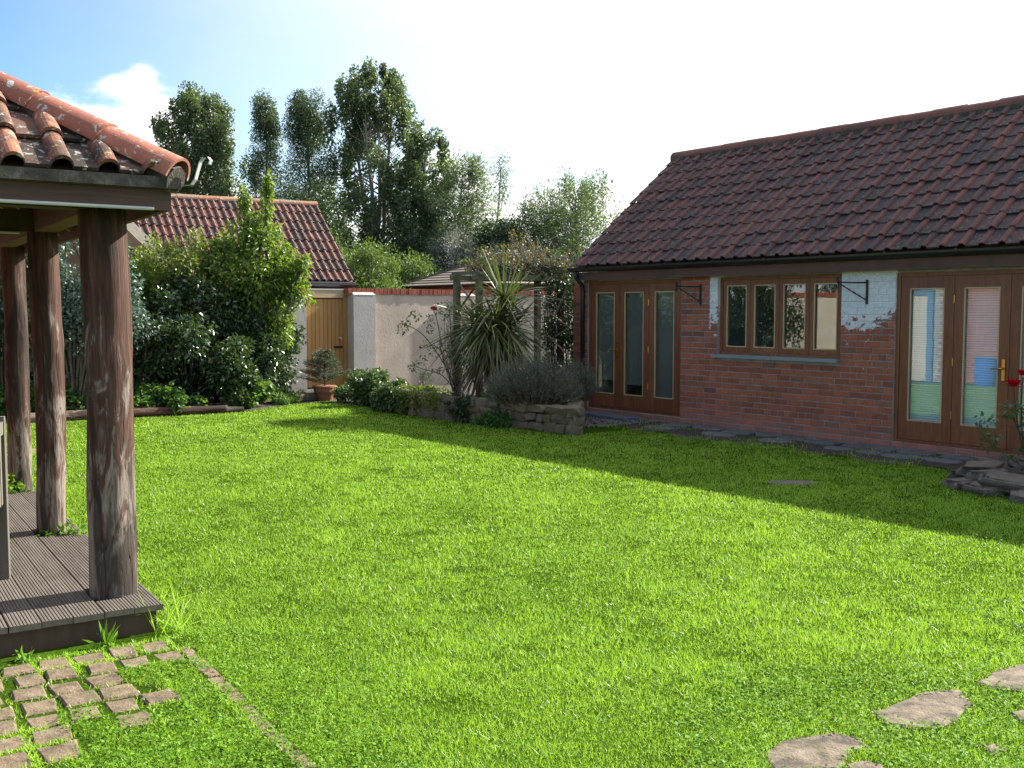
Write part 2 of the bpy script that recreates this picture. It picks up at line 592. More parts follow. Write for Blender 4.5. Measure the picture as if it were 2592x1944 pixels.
def tile_mat(name, a, b, dirt, amount, lichen=0.0):
    def fn(nt):
        r = rnd(nt)
        P = pos(nt)
        col = ramp(nt, r, [(0, a), (0.5, b), (1, tuple(c * 0.75 for c in a))])
        n = noise(nt, 7, 7, 0.66, P)
        f = noise(nt, 45, 4, 0.6, P)
        col = mix(nt, m_(nt, 'MULTIPLY', smooth(nt, m_(nt, 'ADD', n, m_(nt, 'MULTIPLY', m_(nt, 'SUBTRACT', r, 0.5), 0.25)), 0.36, 0.68), amount), col, dirt)
        if lichen:
            l = noise(nt, 24, 6, 0.7, P, 0.5)
            y = noise(nt, 17, 6, 0.7, scaled(nt, P, (1.1, 0.9, 1.3)), 0.3)
            col = mix(nt, m_(nt, 'MULTIPLY', smooth(nt, l, 0.57, 0.61), lichen), col, (0.42, 0.42, 0.38))
            col = mix(nt, m_(nt, 'MULTIPLY', smooth(nt, y, 0.63, 0.66), lichen), col, (0.45, 0.27, 0.03))
        return bsdf(nt, col, 0.8, bump(nt, m_(nt, 'ADD', n, m_(nt, 'MULTIPLY', f, 0.5)), 0.4, 0.01), spec=0.35)
    return material(name, fn)


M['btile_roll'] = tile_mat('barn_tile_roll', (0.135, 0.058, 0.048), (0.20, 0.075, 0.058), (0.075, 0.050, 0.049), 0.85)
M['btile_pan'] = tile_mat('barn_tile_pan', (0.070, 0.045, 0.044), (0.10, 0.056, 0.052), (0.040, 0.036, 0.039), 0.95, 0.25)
M['bridge'] = tile_mat('barn_ridge_tile', (0.17, 0.065, 0.05), (0.215, 0.08, 0.06), (0.10, 0.055, 0.05), 0.7)
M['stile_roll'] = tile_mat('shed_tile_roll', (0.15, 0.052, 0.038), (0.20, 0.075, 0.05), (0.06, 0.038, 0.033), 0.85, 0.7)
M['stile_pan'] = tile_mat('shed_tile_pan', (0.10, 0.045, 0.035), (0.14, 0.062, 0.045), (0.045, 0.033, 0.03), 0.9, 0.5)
M['sridge'] = tile_mat('shed_ridge_tile', (0.30, 0.12, 0.06), (0.38, 0.16, 0.08), (0.22, 0.17, 0.13), 0.7, 1.0)
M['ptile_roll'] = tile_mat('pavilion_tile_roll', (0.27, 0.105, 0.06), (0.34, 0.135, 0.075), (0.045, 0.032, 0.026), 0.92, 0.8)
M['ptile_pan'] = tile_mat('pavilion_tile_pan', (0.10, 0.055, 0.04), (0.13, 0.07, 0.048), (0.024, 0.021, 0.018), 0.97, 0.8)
M['hip'] = tile_mat('hip_tile', (0.36, 0.125, 0.078), (0.42, 0.15, 0.095), (0.22, 0.085, 0.06), 0.6, 1.0)
M['bedding'] = stone_mat('mortar_bedding', [(0.36, (0.024, 0.021, 0.016)), (0.5, (0.055, 0.048, 0.037)), (0.64, (0.15, 0.135, 0.11))], 12, 0.6)


def wood_mat(name, stops, rough=0.6, grain=(30, 30, 2.0), wear=None, spec=0.4, axis_obj=True):
    def fn(nt):
        v = objco(nt) if axis_obj else pos(nt)
        r = rnd(nt)
        off = nd(nt, 'ShaderNodeCombineXYZ', {0: m_(nt, 'MULTIPLY', r, 7.0), 1: m_(nt, 'MULTIPLY', r, 3.0), 2: 0.0}).outputs[0]
        v2 = nd(nt, 'ShaderNodeVectorMath', {0: v, 1: off}, operation='ADD').outputs[0]
        g = noise(nt, 1.0, 6, 0.62, scaled(nt, v2, grain), 0.4)
        col = ramp(nt, g, stops)
        col = mix(nt, 0.35, col, ramp(nt, r, [(0, stops[0][1]), (1, stops[-1][1])]))
        if wear:
            w = noise(nt, 5.0, 5, 0.6, v2)
            col = mix(nt, m_(nt, 'MULTIPLY', smooth(nt, w, 0.5, 0.72), wear[1]), col, wear[0])
        return bsdf(nt, col, rough, bump(nt, g, 0.25, 0.006), spec=spec)
    return material(name, fn)


M['door_wood'] = wood_mat('hardwood_joinery', [(0.32, (0.115, 0.038, 0.016)), (0.5, (0.20, 0.070, 0.028)), (0.68, (0.27, 0.105, 0.045))], 0.45, (40, 40, 2.5), ((0.10, 0.042, 0.028), 0.4))
M['bead'] = wood_mat('pale_glazing_bead', [(0.3, (0.42, 0.28, 0.14)), (0.7, (0.58, 0.44, 0.27))], 0.5)
M['fascia_wood'] = wood_mat('painted_fascia', [(0.3, (0.085, 0.04, 0.033)), (0.6, (0.125, 0.056, 0.045)), (0.8, (0.16, 0.085, 0.07))], 0.7, (2, 30, 30), ((0.05, 0.04, 0.035), 0.6))
M['pav_wood'] = wood_mat('weathered_beam', [(0.3, (0.060, 0.034, 0.024)), (0.55, (0.115, 0.066, 0.048)), (0.8, (0.17, 0.105, 0.08))], 0.8, (2, 28, 40), ((0.06, 0.052, 0.042), 0.5))
M['raft'] = wood_mat('rafter_wood', [(0.3, (0.22, 0.12, 0.06)), (0.6, (0.33, 0.20, 0.11)), (0.8, (0.42, 0.28, 0.16))], 0.7, (20, 3, 20))
M['beam_brown'] = wood_mat('brown_beam', [(0.3, (0.085, 0.045, 0.024)), (0.6, (0.135, 0.078, 0.044)), (0.8, (0.18, 0.11, 0.066))], 0.75, (20, 3, 20))
M['dark_beam'] = wood_mat('dark_timber', [(0.3, (0.04, 0.025, 0.018)), (0.7, (0.085, 0.052, 0.036))], 0.8, (20, 20, 2))
M['gate'] = wood_mat('oak_gate_board', [(0.3, (0.27, 0.135, 0.04)), (0.55, (0.38, 0.21, 0.07)), (0.8, (0.46, 0.28, 0.11))], 0.6, (45, 45, 2.2), ((0.27, 0.17, 0.09), 0.4))
M['lintel'] = wood_mat('pale_new_timber', [(0.3, (0.40, 0.29, 0.17)), (0.55, (0.52, 0.40, 0.25)), (0.8, (0.60, 0.49, 0.34))], 0.7, (2.5, 30, 35))
M['pergola'] = wood_mat('greened_pergola_timber', [(0.3, (0.07, 0.075, 0.04)), (0.55, (0.13, 0.135, 0.075)), (0.8, (0.19, 0.175, 0.12))], 0.85, (18, 18, 2))
M['slat'] = wood_mat('trellis_slat', [(0.3, (0.16, 0.12, 0.08)), (0.7, (0.28, 0.22, 0.15))], 0.8, (20, 20, 20))
M['bark'] = wood_mat('tree_bark', [(0.3, (0.06, 0.05, 0.04)), (0.6, (0.13, 0.115, 0.095)), (0.8, (0.20, 0.18, 0.15))], 0.9, (25, 25, 5), axis_obj=False)
M['bark_pale'] = wood_mat('pale_bark', [(0.3, (0.13, 0.115, 0.09)), (0.6, (0.22, 0.20, 0.16)), (0.8, (0.30, 0.27, 0.22))], 0.9, (25, 25, 5), axis_obj=False)
M['twig'] = wood_mat('dry_twig', [(0.3, (0.07, 0.062, 0.045)), (0.6, (0.135, 0.12, 0.09)), (0.8, (0.22, 0.20, 0.155))], 0.85, (10, 10, 10), axis_obj=False)
M['stem'] = wood_mat('rose_stem', [(0.3, (0.035, 0.04, 0.022)), (0.7, (0.08, 0.062, 0.038))], 0.7, (10, 10, 10), axis_obj=False)
M['chair'] = wood_mat('greyed_teak', [(0.3, (0.10, 0.088, 0.070)), (0.6, (0.15, 0.135, 0.11)), (0.8, (0.20, 0.18, 0.15))], 0.75, (25, 25, 2.5))


def deck_fn(nt):
    v = objco(nt)
    r = rnd(nt)
    g = noise(nt, 1.0, 6, 0.62, scaled(nt, v, (30, 2.5, 30)), 0.3)
    p = noise(nt, 3.0, 5, 0.6, v)
    col = ramp(nt, g, [(0.3, (0.10, 0.083, 0.067)), (0.6, (0.17, 0.145, 0.122)), (0.8, (0.235, 0.205, 0.175))])
    col = mix(nt, 0.3, col, ramp(nt, r, [(0, (0.09, 0.075, 0.062)), (1, (0.17, 0.145, 0.12))]))
    col = mix(nt, m_(nt, 'MULTIPLY', smooth(nt, p, 0.52, 0.72), 0.45), col, (0.085, 0.065, 0.05))
    return bsdf(nt, col, 0.8, bump(nt, g, 0.3, 0.004), spec=0.3)


M['deck'] = material('ribbed_decking', deck_fn)


def log_fn(nt):
    v = objco(nt)
    r = nt.nodes.new('ShaderNodeObjectInfo').outputs['Random']
    off = nd(nt, 'ShaderNodeCombineXYZ', {0: m_(nt, 'MULTIPLY', r, 5.0), 1: 0.0, 2: m_(nt, 'MULTIPLY', r, 9.0)}).outputs[0]
    v = nd(nt, 'ShaderNodeVectorMath', {0: v, 1: off}, operation='ADD').outputs[0]
    z = nd(nt, 'ShaderNodeSeparateXYZ', {0: objco(nt)}).outputs['Z']
    g = noise(nt, 1.0, 7, 0.65, scaled(nt, v, (42, 42, 3.2)), 0.5)
    patch = noise(nt, 1.0, 6, 0.66, scaled(nt, v, (14, 14, 3.2)), 1.0)
    fine = noise(nt, 1.0, 5, 0.6, scaled(nt, v, (110, 110, 12)))
    bark = ramp(nt, g, [(0.3, (0.032, 0.014, 0.009)), (0.52, (0.085, 0.040, 0.026)), (0.72, (0.15, 0.080, 0.055)), (0.85, (0.22, 0.135, 0.10))])
    bare = ramp(nt, fine, [(0.3, (0.15, 0.112, 0.088)), (0.6, (0.26, 0.215, 0.185)), (0.8, (0.36, 0.315, 0.285))])
    # bark is lost lower down, kept above
    lost = smooth(nt, m_(nt, 'ADD', patch, m_(nt, 'MULTIPLY', m_(nt, 'SUBTRACT', 1.0, z), 0.13)), 0.48, 0.60)
    col = mix(nt, lost, bark, bare)
    dk = noise(nt, 1.0, 4, 0.6, scaled(nt, v, (6, 6, 0.9)), 0.8)
    col = mix(nt, m_(nt, 'MULTIPLY', smooth(nt, dk, 0.49, 0.60), 0.82), col, (0.022, 0.015, 0.012))
    # drying splits run with the grain
    cr = noise(nt, 1.0, 3, 0.5, scaled(nt, v, (16, 16, 0.22)), 0.2)
    split = m_(nt, 'SUBTRACT', 1.0, smooth(nt, m_(nt, 'ABSOLUTE', m_(nt, 'SUBTRACT', cr, 0.5)), 0.0, 0.012))
    col = mix(nt, m_(nt, 'MULTIPLY', split, 0.75), col, (0.03, 0.02, 0.015))
    h = m_(nt, 'ADD', m_(nt, 'MULTIPLY', g, 0.7), m_(nt, 'SUBTRACT', m_(nt, 'MULTIPLY', fine, 0.3), m_(nt, 'ADD', m_(nt, 'MULTIPLY', split, 1.2), m_(nt, 'MULTIPLY', lost, 0.25))))
    return bsdf(nt, col, 0.75, bump(nt, h, 0.7, 0.012), spec=0.3)


M['log'] = material('weathered_log', log_fn)


def plain(name, c, rough=0.6, spec=0.5, metal=0.0, var=0.2, sc=20):
    def fn(nt):
        a = noise(nt, sc, 4, 0.6, pos(nt))
        col = mix(nt, m_(nt, 'MULTIPLY', a, var * 2), c, tuple(x * 0.55 for x in c))
        return bsdf(nt, col, rough, bump(nt, a, 0.1, 0.004), spec=spec, metal=metal)
    return material(name, fn)


M['gutter'] = plain('black_gutter', (0.018, 0.02, 0.022), 0.35)
M['iron'] = plain('black_iron', (0.012, 0.012, 0.014), 0.55)
M['brass'] = plain('brass', (0.62, 0.38, 0.10), 0.3, metal=1.0)
M['steel'] = plain('galvanised_steel', (0.55, 0.56, 0.56), 0.4, metal=0.9)
M['paintmetal'] = plain('pale_painted_iron', (0.55, 0.56, 0.55), 0.45)
M['inside'] = plain('dim_plaster', (0.32, 0.31, 0.30), 0.9)
M['blind'] = plain('white_blind_slat', (0.82, 0.86, 0.88), 0.5)
M['net'] = plain('grey_roller_blind', (0.21, 0.19, 0.165), 0.9)
M['terracotta'] = plain('terracotta', (0.36, 0.15, 0.085), 0.8, var=0.35, sc=12)
M['rose_red'] = plain('red_petal', (0.52, 0.008, 0.016), 0.55, sc=60)
M['blue'] = plain('blue_plastic', (0.015, 0.12, 0.45), 0.4)
M['blue_frame'] = plain('blue_painted_wood', (0.06, 0.14, 0.26), 0.6)
M['white_paint'] = plain('white_paint', (0.75, 0.74, 0.71), 0.6)
M['sillstone'] = plain('grey_sill', (0.25, 0.28, 0.29), 0.7)
M['shingle'] = wood_mat('cedar_shingle', [(0.3, (0.11, 0.085, 0.065)), (0.6, (0.19, 0.155, 0.125)), (0.8, (0.26, 0.22, 0.18))], 0.9, (12, 12, 12))


def glass_fn(nt):
    back = nt.nodes.new('ShaderNodeNewGeometry').outputs['Backfacing']
    ior = nd(nt, 'ShaderNodeMapRange', {0: back, 3: 1.85, 4: 1 / 1.85}).outputs[0]
    f = nd(nt, 'ShaderNodeFresnel', {'IOR': ior}).outputs[0]
    w = noise(nt, 2.2, 2, 0.5, pos(nt))
    nrm = bump(nt, w, 0.02, 0.02)
    g = nd(nt, 'ShaderNodeBsdfGlossy', {'Color': (0.95, 1.0, 1.0, 1), 'Roughness': 0.0, 'Normal': nrm}).outputs[0]
    t = nd(nt, 'ShaderNodeBsdfTransparent', {'Color': (0.90, 0.95, 0.95, 1)}).outputs[0]
    return nd(nt, 'ShaderNodeMixShader', {0: f, 1: t, 2: g}).outputs[0]


M['glass'] = material('window_glass', glass_fn)

M['lf_poplar'] = leaf_mat('poplar_leaf', [(0, (0.042, 0.070, 0.030)), (0.5, (0.078, 0.115, 0.05)), (1, (0.14, 0.18, 0.09))], 0.34, 0.34, tcol=(0.20, 0.30, 0.05))
M['lf_dark'] = leaf_mat('dark_leaf', [(0, (0.016, 0.036, 0.014)), (0.5, (0.028, 0.056, 0.022)), (1, (0.052, 0.088, 0.036))], 0.42, 0.18, tcol=(0.12, 0.22, 0.03))
M['lf_birch'] = leaf_mat('birch_leaf', [(0, (0.034, 0.060, 0.027)), (0.5, (0.060, 0.095, 0.042)), (1, (0.11, 0.15, 0.07))], 0.40, 0.26, tcol=(0.15, 0.25, 0.03))
M['lf_willow'] = leaf_mat('willow_leaf', [(0, (0.055, 0.085, 0.04)), (0.5, (0.095, 0.135, 0.07)), (1, (0.15, 0.19, 0.11))], 0.45, 0.3)
M['lf_hedge'] = leaf_mat('hedge_leaf', [(0, (0.045, 0.09, 0.02)), (0.5, (0.085, 0.15, 0.035)), (1, (0.14, 0.21, 0.06))], 0.45, 0.32)
M['lf_silver'] = leaf_mat('silver_leaf', [(0, (0.14, 0.16, 0.12)), (0.5, (0.24, 0.26, 0.21)), (1, (0.36, 0.38, 0.32))], 0.5, 0.2, tcol=(0.3, 0.35, 0.2))
M['lf_glossy'] = leaf_mat('glossy_shrub_leaf', [(0, (0.014, 0.038, 0.014)), (0.5, (0.024, 0.06, 0.02)), (1, (0.045, 0.095, 0.03))], 0.27, 0.12, 0.7)
M['lf_light'] = leaf_mat('light_shrub_leaf', [(0, (0.06, 0.12, 0.014)), (0.5, (0.105, 0.185, 0.024)), (1, (0.18, 0.27, 0.045))], 0.38, 0.40, tcol=(0.32, 0.48, 0.03))
M['lf_yellow'] = leaf_mat('yellowgreen_leaf', [(0, (0.10, 0.15, 0.015)), (0.5, (0.17, 0.22, 0.03)), (1, (0.28, 0.30, 0.07))], 0.40, 0.35)
M['lf_glauc'] = leaf_mat('glaucous_leaf', [(0, (0.055, 0.095, 0.075)), (0.5, (0.10, 0.155, 0.125)), (1, (0.18, 0.24, 0.20))], 0.38, 0.2, tcol=(0.2, 0.35, 0.2))
M['lf_ivy'] = leaf_mat('ivy_leaf', [(0, (0.022, 0.058, 0.014)), (0.5, (0.042, 0.095, 0.024)), (1, (0.09, 0.16, 0.05))], 0.33, 0.2, 0.6)
M['lf_ger'] = leaf_mat('geranium_leaf', [(0, (0.035, 0.10, 0.018)), (0.5, (0.06, 0.15, 0.028)), (1, (0.10, 0.21, 0.05))], 0.5, 0.35)
M['lf_rose'] = leaf_mat('rose_leaf', [(0, (0.03, 0.065, 0.02)), (0.5, (0.055, 0.10, 0.034)), (1, (0.10, 0.15, 0.06))], 0.42, 0.25)
M['lf_clover'] = leaf_mat('clover_leaf', [(0, (0.07, 0.18, 0.012)), (0.5, (0.13, 0.28, 0.018)), (1, (0.20, 0.38, 0.03))], 0.6, 0.38, 0.2)
M['lf_cord'] = leaf_mat('cordyline_leaf', [(0, (0.040, 0.060, 0.024)), (0.5, (0.085, 0.115, 0.042)), (0.85, (0.14, 0.175, 0.06)), (1, (0.26, 0.28, 0.10))], 0.42, 0.18, tcol=(0.18, 0.26, 0.03))
M['lf_dead'] = leaf_mat('dead_cordyline_leaf', [(0, (0.075, 0.045, 0.028)), (0.5, (0.125, 0.08, 0.048)), (1, (0.20, 0.145, 0.09))], 0.7, 0.1, tcol=(0.2, 0.14, 0.06))
M['lf_lav'] = leaf_mat('lavender_leaf', [(0, (0.065, 0.08, 0.05)), (0.5, (0.11, 0.13, 0.09)), (1, (0.18, 0.20, 0.15))], 0.65, 0.15, tcol=(0.2, 0.25, 0.12))
M['lf_con'] = leaf_mat('spruce_needle', [(0, (0.035, 0.055, 0.036)), (0.5, (0.07, 0.09, 0.06)), (1, (0.13, 0.15, 0.105))], 0.55, 0.1)
M['lf_autumn'] = leaf_mat('autumn_leaf', [(0, (0.11, 0.13, 0.02)), (0.5, (0.22, 0.20, 0.03)), (1, (0.28, 0.12, 0.03))], 0.5, 0.35, tcol=(0.4, 0.3, 0.03))


# ------------------------------------------------------------------ layout helpers for the ground
PW = Vector((-1.754, 5.121, 0))                 # pavilion deck corner
PROT = R(33.0)
PX = Vector((math.cos(PROT), math.sin(PROT), 0))
PY = Vector((-math.sin(PROT), math.cos(PROT), 0))
BED = [(-2.19, 17.0), (0.83, 13.5), (0.98, 15.2), (0.30, 16.3), (-1.55, 18.0)]
STEPS = [
    [(1.44, 4.06), (1.47, 3.94), (1.57, 3.90), (1.67, 3.92), (1.75, 3.98), (1.90, 4.16), (1.91, 4.31), (1.72, 4.27), (1.54, 4.13)],
    [(0.93, 3.69), (0.91, 3.61), (0.95, 3.47), (1.12, 3.48), (1.16, 3.55), (1.24, 3.69), (1.32, 3.73), (1.32, 3.81), (1.24, 3.86), (1.07, 3.81), (0.98, 3.75)],
    [(2.01, 4.39), (2.05, 4.34), (2.14, 4.31), (2.24, 4.30), (2.39, 4.46), (2.46, 4.65), (2.30, 4.62), (2.16, 4.54)],
    [(1.18, 3.58), (1.19, 3.47), (1.28, 3.45), (1.32, 3.58), (1.27, 3.62)],
    [(1.74, 3.75), (1.74, 3.66), (1.83, 3.71), (1.80, 3.76)],
    [(2.00, 4.06), (1.99, 3.95), (2.07, 3.98), (2.07, 4.09)],
]


def inside(poly, x, y):
    ins = np.zeros(x.shape, bool)
    n = len(poly)
    for i in range(n):
        x1, y1 = poly[i]
        x2, y2 = poly[(i + 1) % n]
        c = ((y1 > y) != (y2 > y)) & (x < (x2 - x1) * (y - y1) / (y2 - y1 + 1e-12) + x1)
        ins ^= c
    return ins


def barn_sn(x, y):
    """distance along the barn wall and out in front of it"""
    dx, dy = x - BW.x, y - BW.y
    return dx * BD.x + dy * BD.y, -(dx * BI.x + dy * BI.y)


def pav_xy(x, y):
    dx, dy = x - PW.x, y - PW.y
    return dx * PX.x + dy * PX.y, dx * PY.x + dy * PY.y


def vnoise(x, y, s, seed=0):
    """cheap smooth value noise"""
    g = np.random.default_rng(100 + seed).random((64, 64))
    u, v = x * s, y * s
    i, j = np.floor(u).astype(int), np.floor(v).astype(int)
    fu, fv = u - i, v - j
    fu, fv = fu * fu * (3 - 2 * fu), fv * fv * (3 - 2 * fv)
    a, b = g[i % 64, j % 64], g[(i + 1) % 64, j % 64]
    c, d = g[i % 64, (j + 1) % 64], g[(i + 1) % 64, (j + 1) % 64]
    return (a * (1 - fu) + b * fu) * (1 - fv) + (c * (1 - fu) + d * fu) * fv


ROCKC = (5.05, 9.35)
# the line of the far planting, left to right
EDGE = [(-14, 13.2), (-6.9, 14.9), (-4.4, 16.35), (-3.9, 17.7), (-3.3, 18.55), (-2.6, 17.6), (-2.19, 17.0)]


def exposed_sett(x, y):
    """where the patio setts show (pavilion frame)"""
    n = vnoise(x + 9, y + 9, 3.1, 3) - 0.5
    return (x < -0.22 + 0.8 * n - 0.33 * np.maximum(0, -y - 0.45)) | ((y > -0.42 + 0.4 * n) & (x < 0.02))


def lawn_mask(x, y):
    s, n = barn_sn(x, y)
    px, py = pav_xy(x, y)
    ok = (n > 0.95 + 0.35 * (vnoise(x, y, 1.4, 1) - 0.5)) | (s < -5.9)
    ok &= ~((px < 0.0) & (px > -5) & (py > 0.0) & (py < 4.5))
    ok &= ~((px < 0.06) & (py < 0) & exposed_sett(px, py))
    ok &= ~((px > -0.03) & (px < 0.045) & (py < -0.50) & (py > -1.25) & (vnoise(x + 3, y, 6, 4) > 0.5))
    ok &= ~inside(BED, x, y)
    wob = 1.0 + 0.34 * (vnoise(x, y, 11, 31) * 0.6 + vnoise(x, y, 31, 32) * 0.4 - 0.28)
    for p in STEPS:
        mx, my = sum(q[0] for q in p) / len(p), sum(q[1] for q in p) / len(p)
        ok &= ~inside(p, mx + (x - mx) * wob, my + (y - my) * wob)
    ok &= ((x - ROCKC[0]) ** 2 + (y - ROCKC[1]) ** 2) > 0.85
    ok &= ~(((x - 2.646) / 0.19) ** 2 + ((y - 9.69) / 0.10) ** 2 < 1)
    ex, ey = [p[0] for p in EDGE], [p[1] for p in EDGE]
    ok &= (y < np.interp(x, ex, ey)) | (x > -2.19)
    # beyond the raised bed only the gravel and the pergola path
    ok &= ~((x > -2.19) & (y > 17.0 - (x + 2.19) * 1.159 + 0.0) & (x < 2.5) & (s < -3.3))
    ok &= ~((s > -6.2) & (s < -3.75) & (n < 1.9) & (n > -0.2) & (x > 0.80))
    return ok


# ------------------------------------------------------------------ ground
def build_ground():
    mb = MB()
    mb.add([(-150, -60, 0), (150, -60, 0), (150, 260, 0), (-150, 260, 0)], [(0, 1, 2, 3)])
    tag(mb.build('ground', M['ground']), 'turf ground under the lawn, reaching the horizon', 'ground', kind='structure')
    # bare soil strip along the barn, gravel pocket, patio bed under the setts, planting soil
    mb = MB()
    pts = []
    for i in range(40):
        s = -3.9 + i * 0.28
        pts.append((s, -1.02 + 0.14 * math.sin(i * 1.9) + 0.1 * math.sin(i * 0.73)))
    poly = [(-3.9, 0.02)] + pts + [(pts[-1][0], 0.02)]
    mb.add([tuple(BW + BD * a + BI * b + Vector((0, 0, 0.004))) for a, b in poly], [tuple(range(len(poly)))])
    tag(mb.build('path', M['soil']), 'strip of dark trodden soil along the brick barn', 'path', kind='structure')
    mb = MB()
    mb.add([tuple(PW + PX * a + PY * b + Vector((0, 0, 0.004))) for a, b in ((-3.2, -2.4), (0.06, -2.4), (0.06, 0.3), (-3.2, 0.3))], [(0, 1, 2, 3)])
    tag(mb.build('patio', M['ground']), 'earth between the patio setts', 'patio', kind='structure')
    mb = MB()
    back = [(-14, 13.25), (-6.9, 14.95), (-4.4, 16.4), (-3.9, 17.75), (-3.3, 18.6), (-2.6, 17.65), (-2.19, 17.05), (-1.6, 18.1), (0.3, 16.3), (1.0, 15.4), (6, 20), (4, 27), (-16, 22)]
    mb.add([(x, y, 0.004) for x, y in back], [tuple(range(len(back)))])
    tag(mb.build('planting_bed', M['soil']), 'shaded planting soil along the garden wall', 'soil', kind='structure')


build_ground()


def build_grass():
    n = 2600000
    d = np.exp(rng.uniform(np.log(2.6), np.log(20.5), n) * 1.0)
    keep = rng.random(n) < np.minimum(1.0, (d / 20.5) ** 0.28 * 1.0)
    d = d[keep]
    x = rng.uniform(-1, 1, len(d)) * (0.60 * d + 0.8)
    # uniform in log depth and in relative width gives a density of about 1/d^2; thin the rest by chance
    ok = lawn_mask(x, d)
    x, y = x[ok], d[ok]
    sel = rng.random(len(x)) < 0.70
    x, y = x[sel], y[sel]
    hole = vnoise(x, y, 5.5, 21) * 0.55 + vnoise(x, y, 14.0, 22) * 0.45
    thin = rng.random(len(x)) < np.clip((hole - 0.62) * 6, 0, 0.5)
    x, y = x[~thin], y[~thin]
    n = len(x)
    dist = y
    tuft = vnoise(x, y, 2.2, 5)
    tuft2 = vnoise(x, y, 7.0, 6)
    h = (0.011 + 0.018 * rng.random(n)) * (0.70 + 0.6 * tuft) * (0.75 + 0.5 * tuft2)
    tall = rng.random(n) < 0.004
    h[tall] *= 1.6
    w = 0.0015 + 0.00036 * dist
    a = rng.uniform(0, 2 * math.pi, n)
    lean = rng.uniform(0.2, 1.4, n)
    la = rng.uniform(0, 2 * math.pi, n)
    P = np.stack([x, y, np.full(n, -0.002)], 1)
    S = np.stack([np.cos(a), np.sin(a), np.zeros(n)], 1) * (w / 2)[:, None]
    T = P + np.stack([np.cos(la) * np.sin(lean), np.sin(la) * np.sin(lean), np.cos(lean)], 1) * h[:, None] * 1.25
    V = np.stack([P - S, P + S, T], 1).reshape(-1, 3)
    F = np.arange(n * 3).reshape(-1, 3)
    me = arr_mesh('grass', V, F, rng.random(n), M['grass'], 3)
    tag(link('grass', me), 'short bright green mown lawn grass', 'grass', kind='stuff')
    print('grass blades', n)


build_grass()


def build_weeds():
    # clover and plantain over the patio edge and in patches through the lawn
    n = 170000
    y = 2.9 + 6.0 * rng.random(n) ** 1.6
    x = rng.uniform(-1, 1, n) * (0.6 * y + 0.3)
    px, py = pav_xy(x, y)
    patio = (px < 0.35) & (px > -3) & (py < -0.1)
    patch = vnoise(x, y, 1.1, 8) * 0.6 + vnoise(x, y, 4.0, 9) * 0.4
    step = (x > 0.6) & (x + 0.7 > 0.95 * (y - 2.7)) & (y < 4.6)
    p = np.where(patio, 0.85, np.where(step, 0.75, np.where(patch > 0.57, 0.5, 0.05)))
    ok = (rng.random(n) < p) & lawn_mask(x, y)
    x, y = x[ok], y[ok]
    n = len(x)
    P = np.stack([x, y, rng.uniform(0.010, 0.042, n)], 1)
    D = np.stack([rng.normal(0, 1, n), rng.normal(0, 1, n), rng.normal(0.1, 0.3, n)], 1)
    N = np.stack([rng.normal(0, 0.4, n), rng.normal(0, 0.4, n), np.ones(n)], 1)
    L = rng.uniform(0.007, 0.019, n)
    me = leaf_mesh('clover', P, D, N, L, L * 0.8, M['lf_clover'], 0.12)
    tag(link('clover', me), 'clover and small broad weeds among the grass', 'weeds', kind='stuff')


build_weeds()


# ------------------------------------------------------------------ stones on the ground
def build_steps():
    labs = ['large flat sandstone stepping stone between two others in the lawn',
            'dark-mottled stepping stone beside a small broken piece',
            'stepping stone at the barn end of the row',
            'small broken piece touching the dark-mottled stepping stone',
            'tiny half-buried stone in clover below the middle stepping stone',
            'small stone sunk in grass between stepping stones']
    for p, l in zip(STEPS, labs):
        mb = MB()
        q = []
        for i in range(len(p)):
            a, b = Vector(p[i]), Vector(p[(i + 1) % len(p)])
            q += [a, a.lerp(b, 0.5) + Vector((random.uniform(-.012, .012), random.uniform(-.012, .012)))]
        area = sum(q[i].x * q[(i + 1) % len(q)].y - q[(i + 1) % len(q)].x * q[i].y for i in range(len(q)))
        if area < 0:
            q = q[::-1]
        mb.prism([(v.x, v.y) for v in q], -0.03, 0.014, 0.012)
        tag(mb.build('stepping_stone', M['step']), l, 'stepping stone', 'stepping stones in the lawn')


build_steps()


def jit_quad(cx, cy, w, h, j):
    return [(cx - w / 2 + random.uniform(-j, j), cy - h / 2 + random.uniform(-j, j)), (cx + random.uniform(-j, j), cy - h / 2 + random.uniform(-j, j)),
            (cx + w / 2 + random.uniform(-j, j), cy - h / 2 + random.uniform(-j, j)), (cx + w / 2 + random.uniform(-j, j), cy + h / 2 + random.uniform(-j, j)),
            (cx + random.uniform(-j, j), cy + h / 2 + random.uniform(-j, j)), (cx - w / 2 + random.uniform(-j, j), cy + h / 2 + random.uniform(-j, j))]


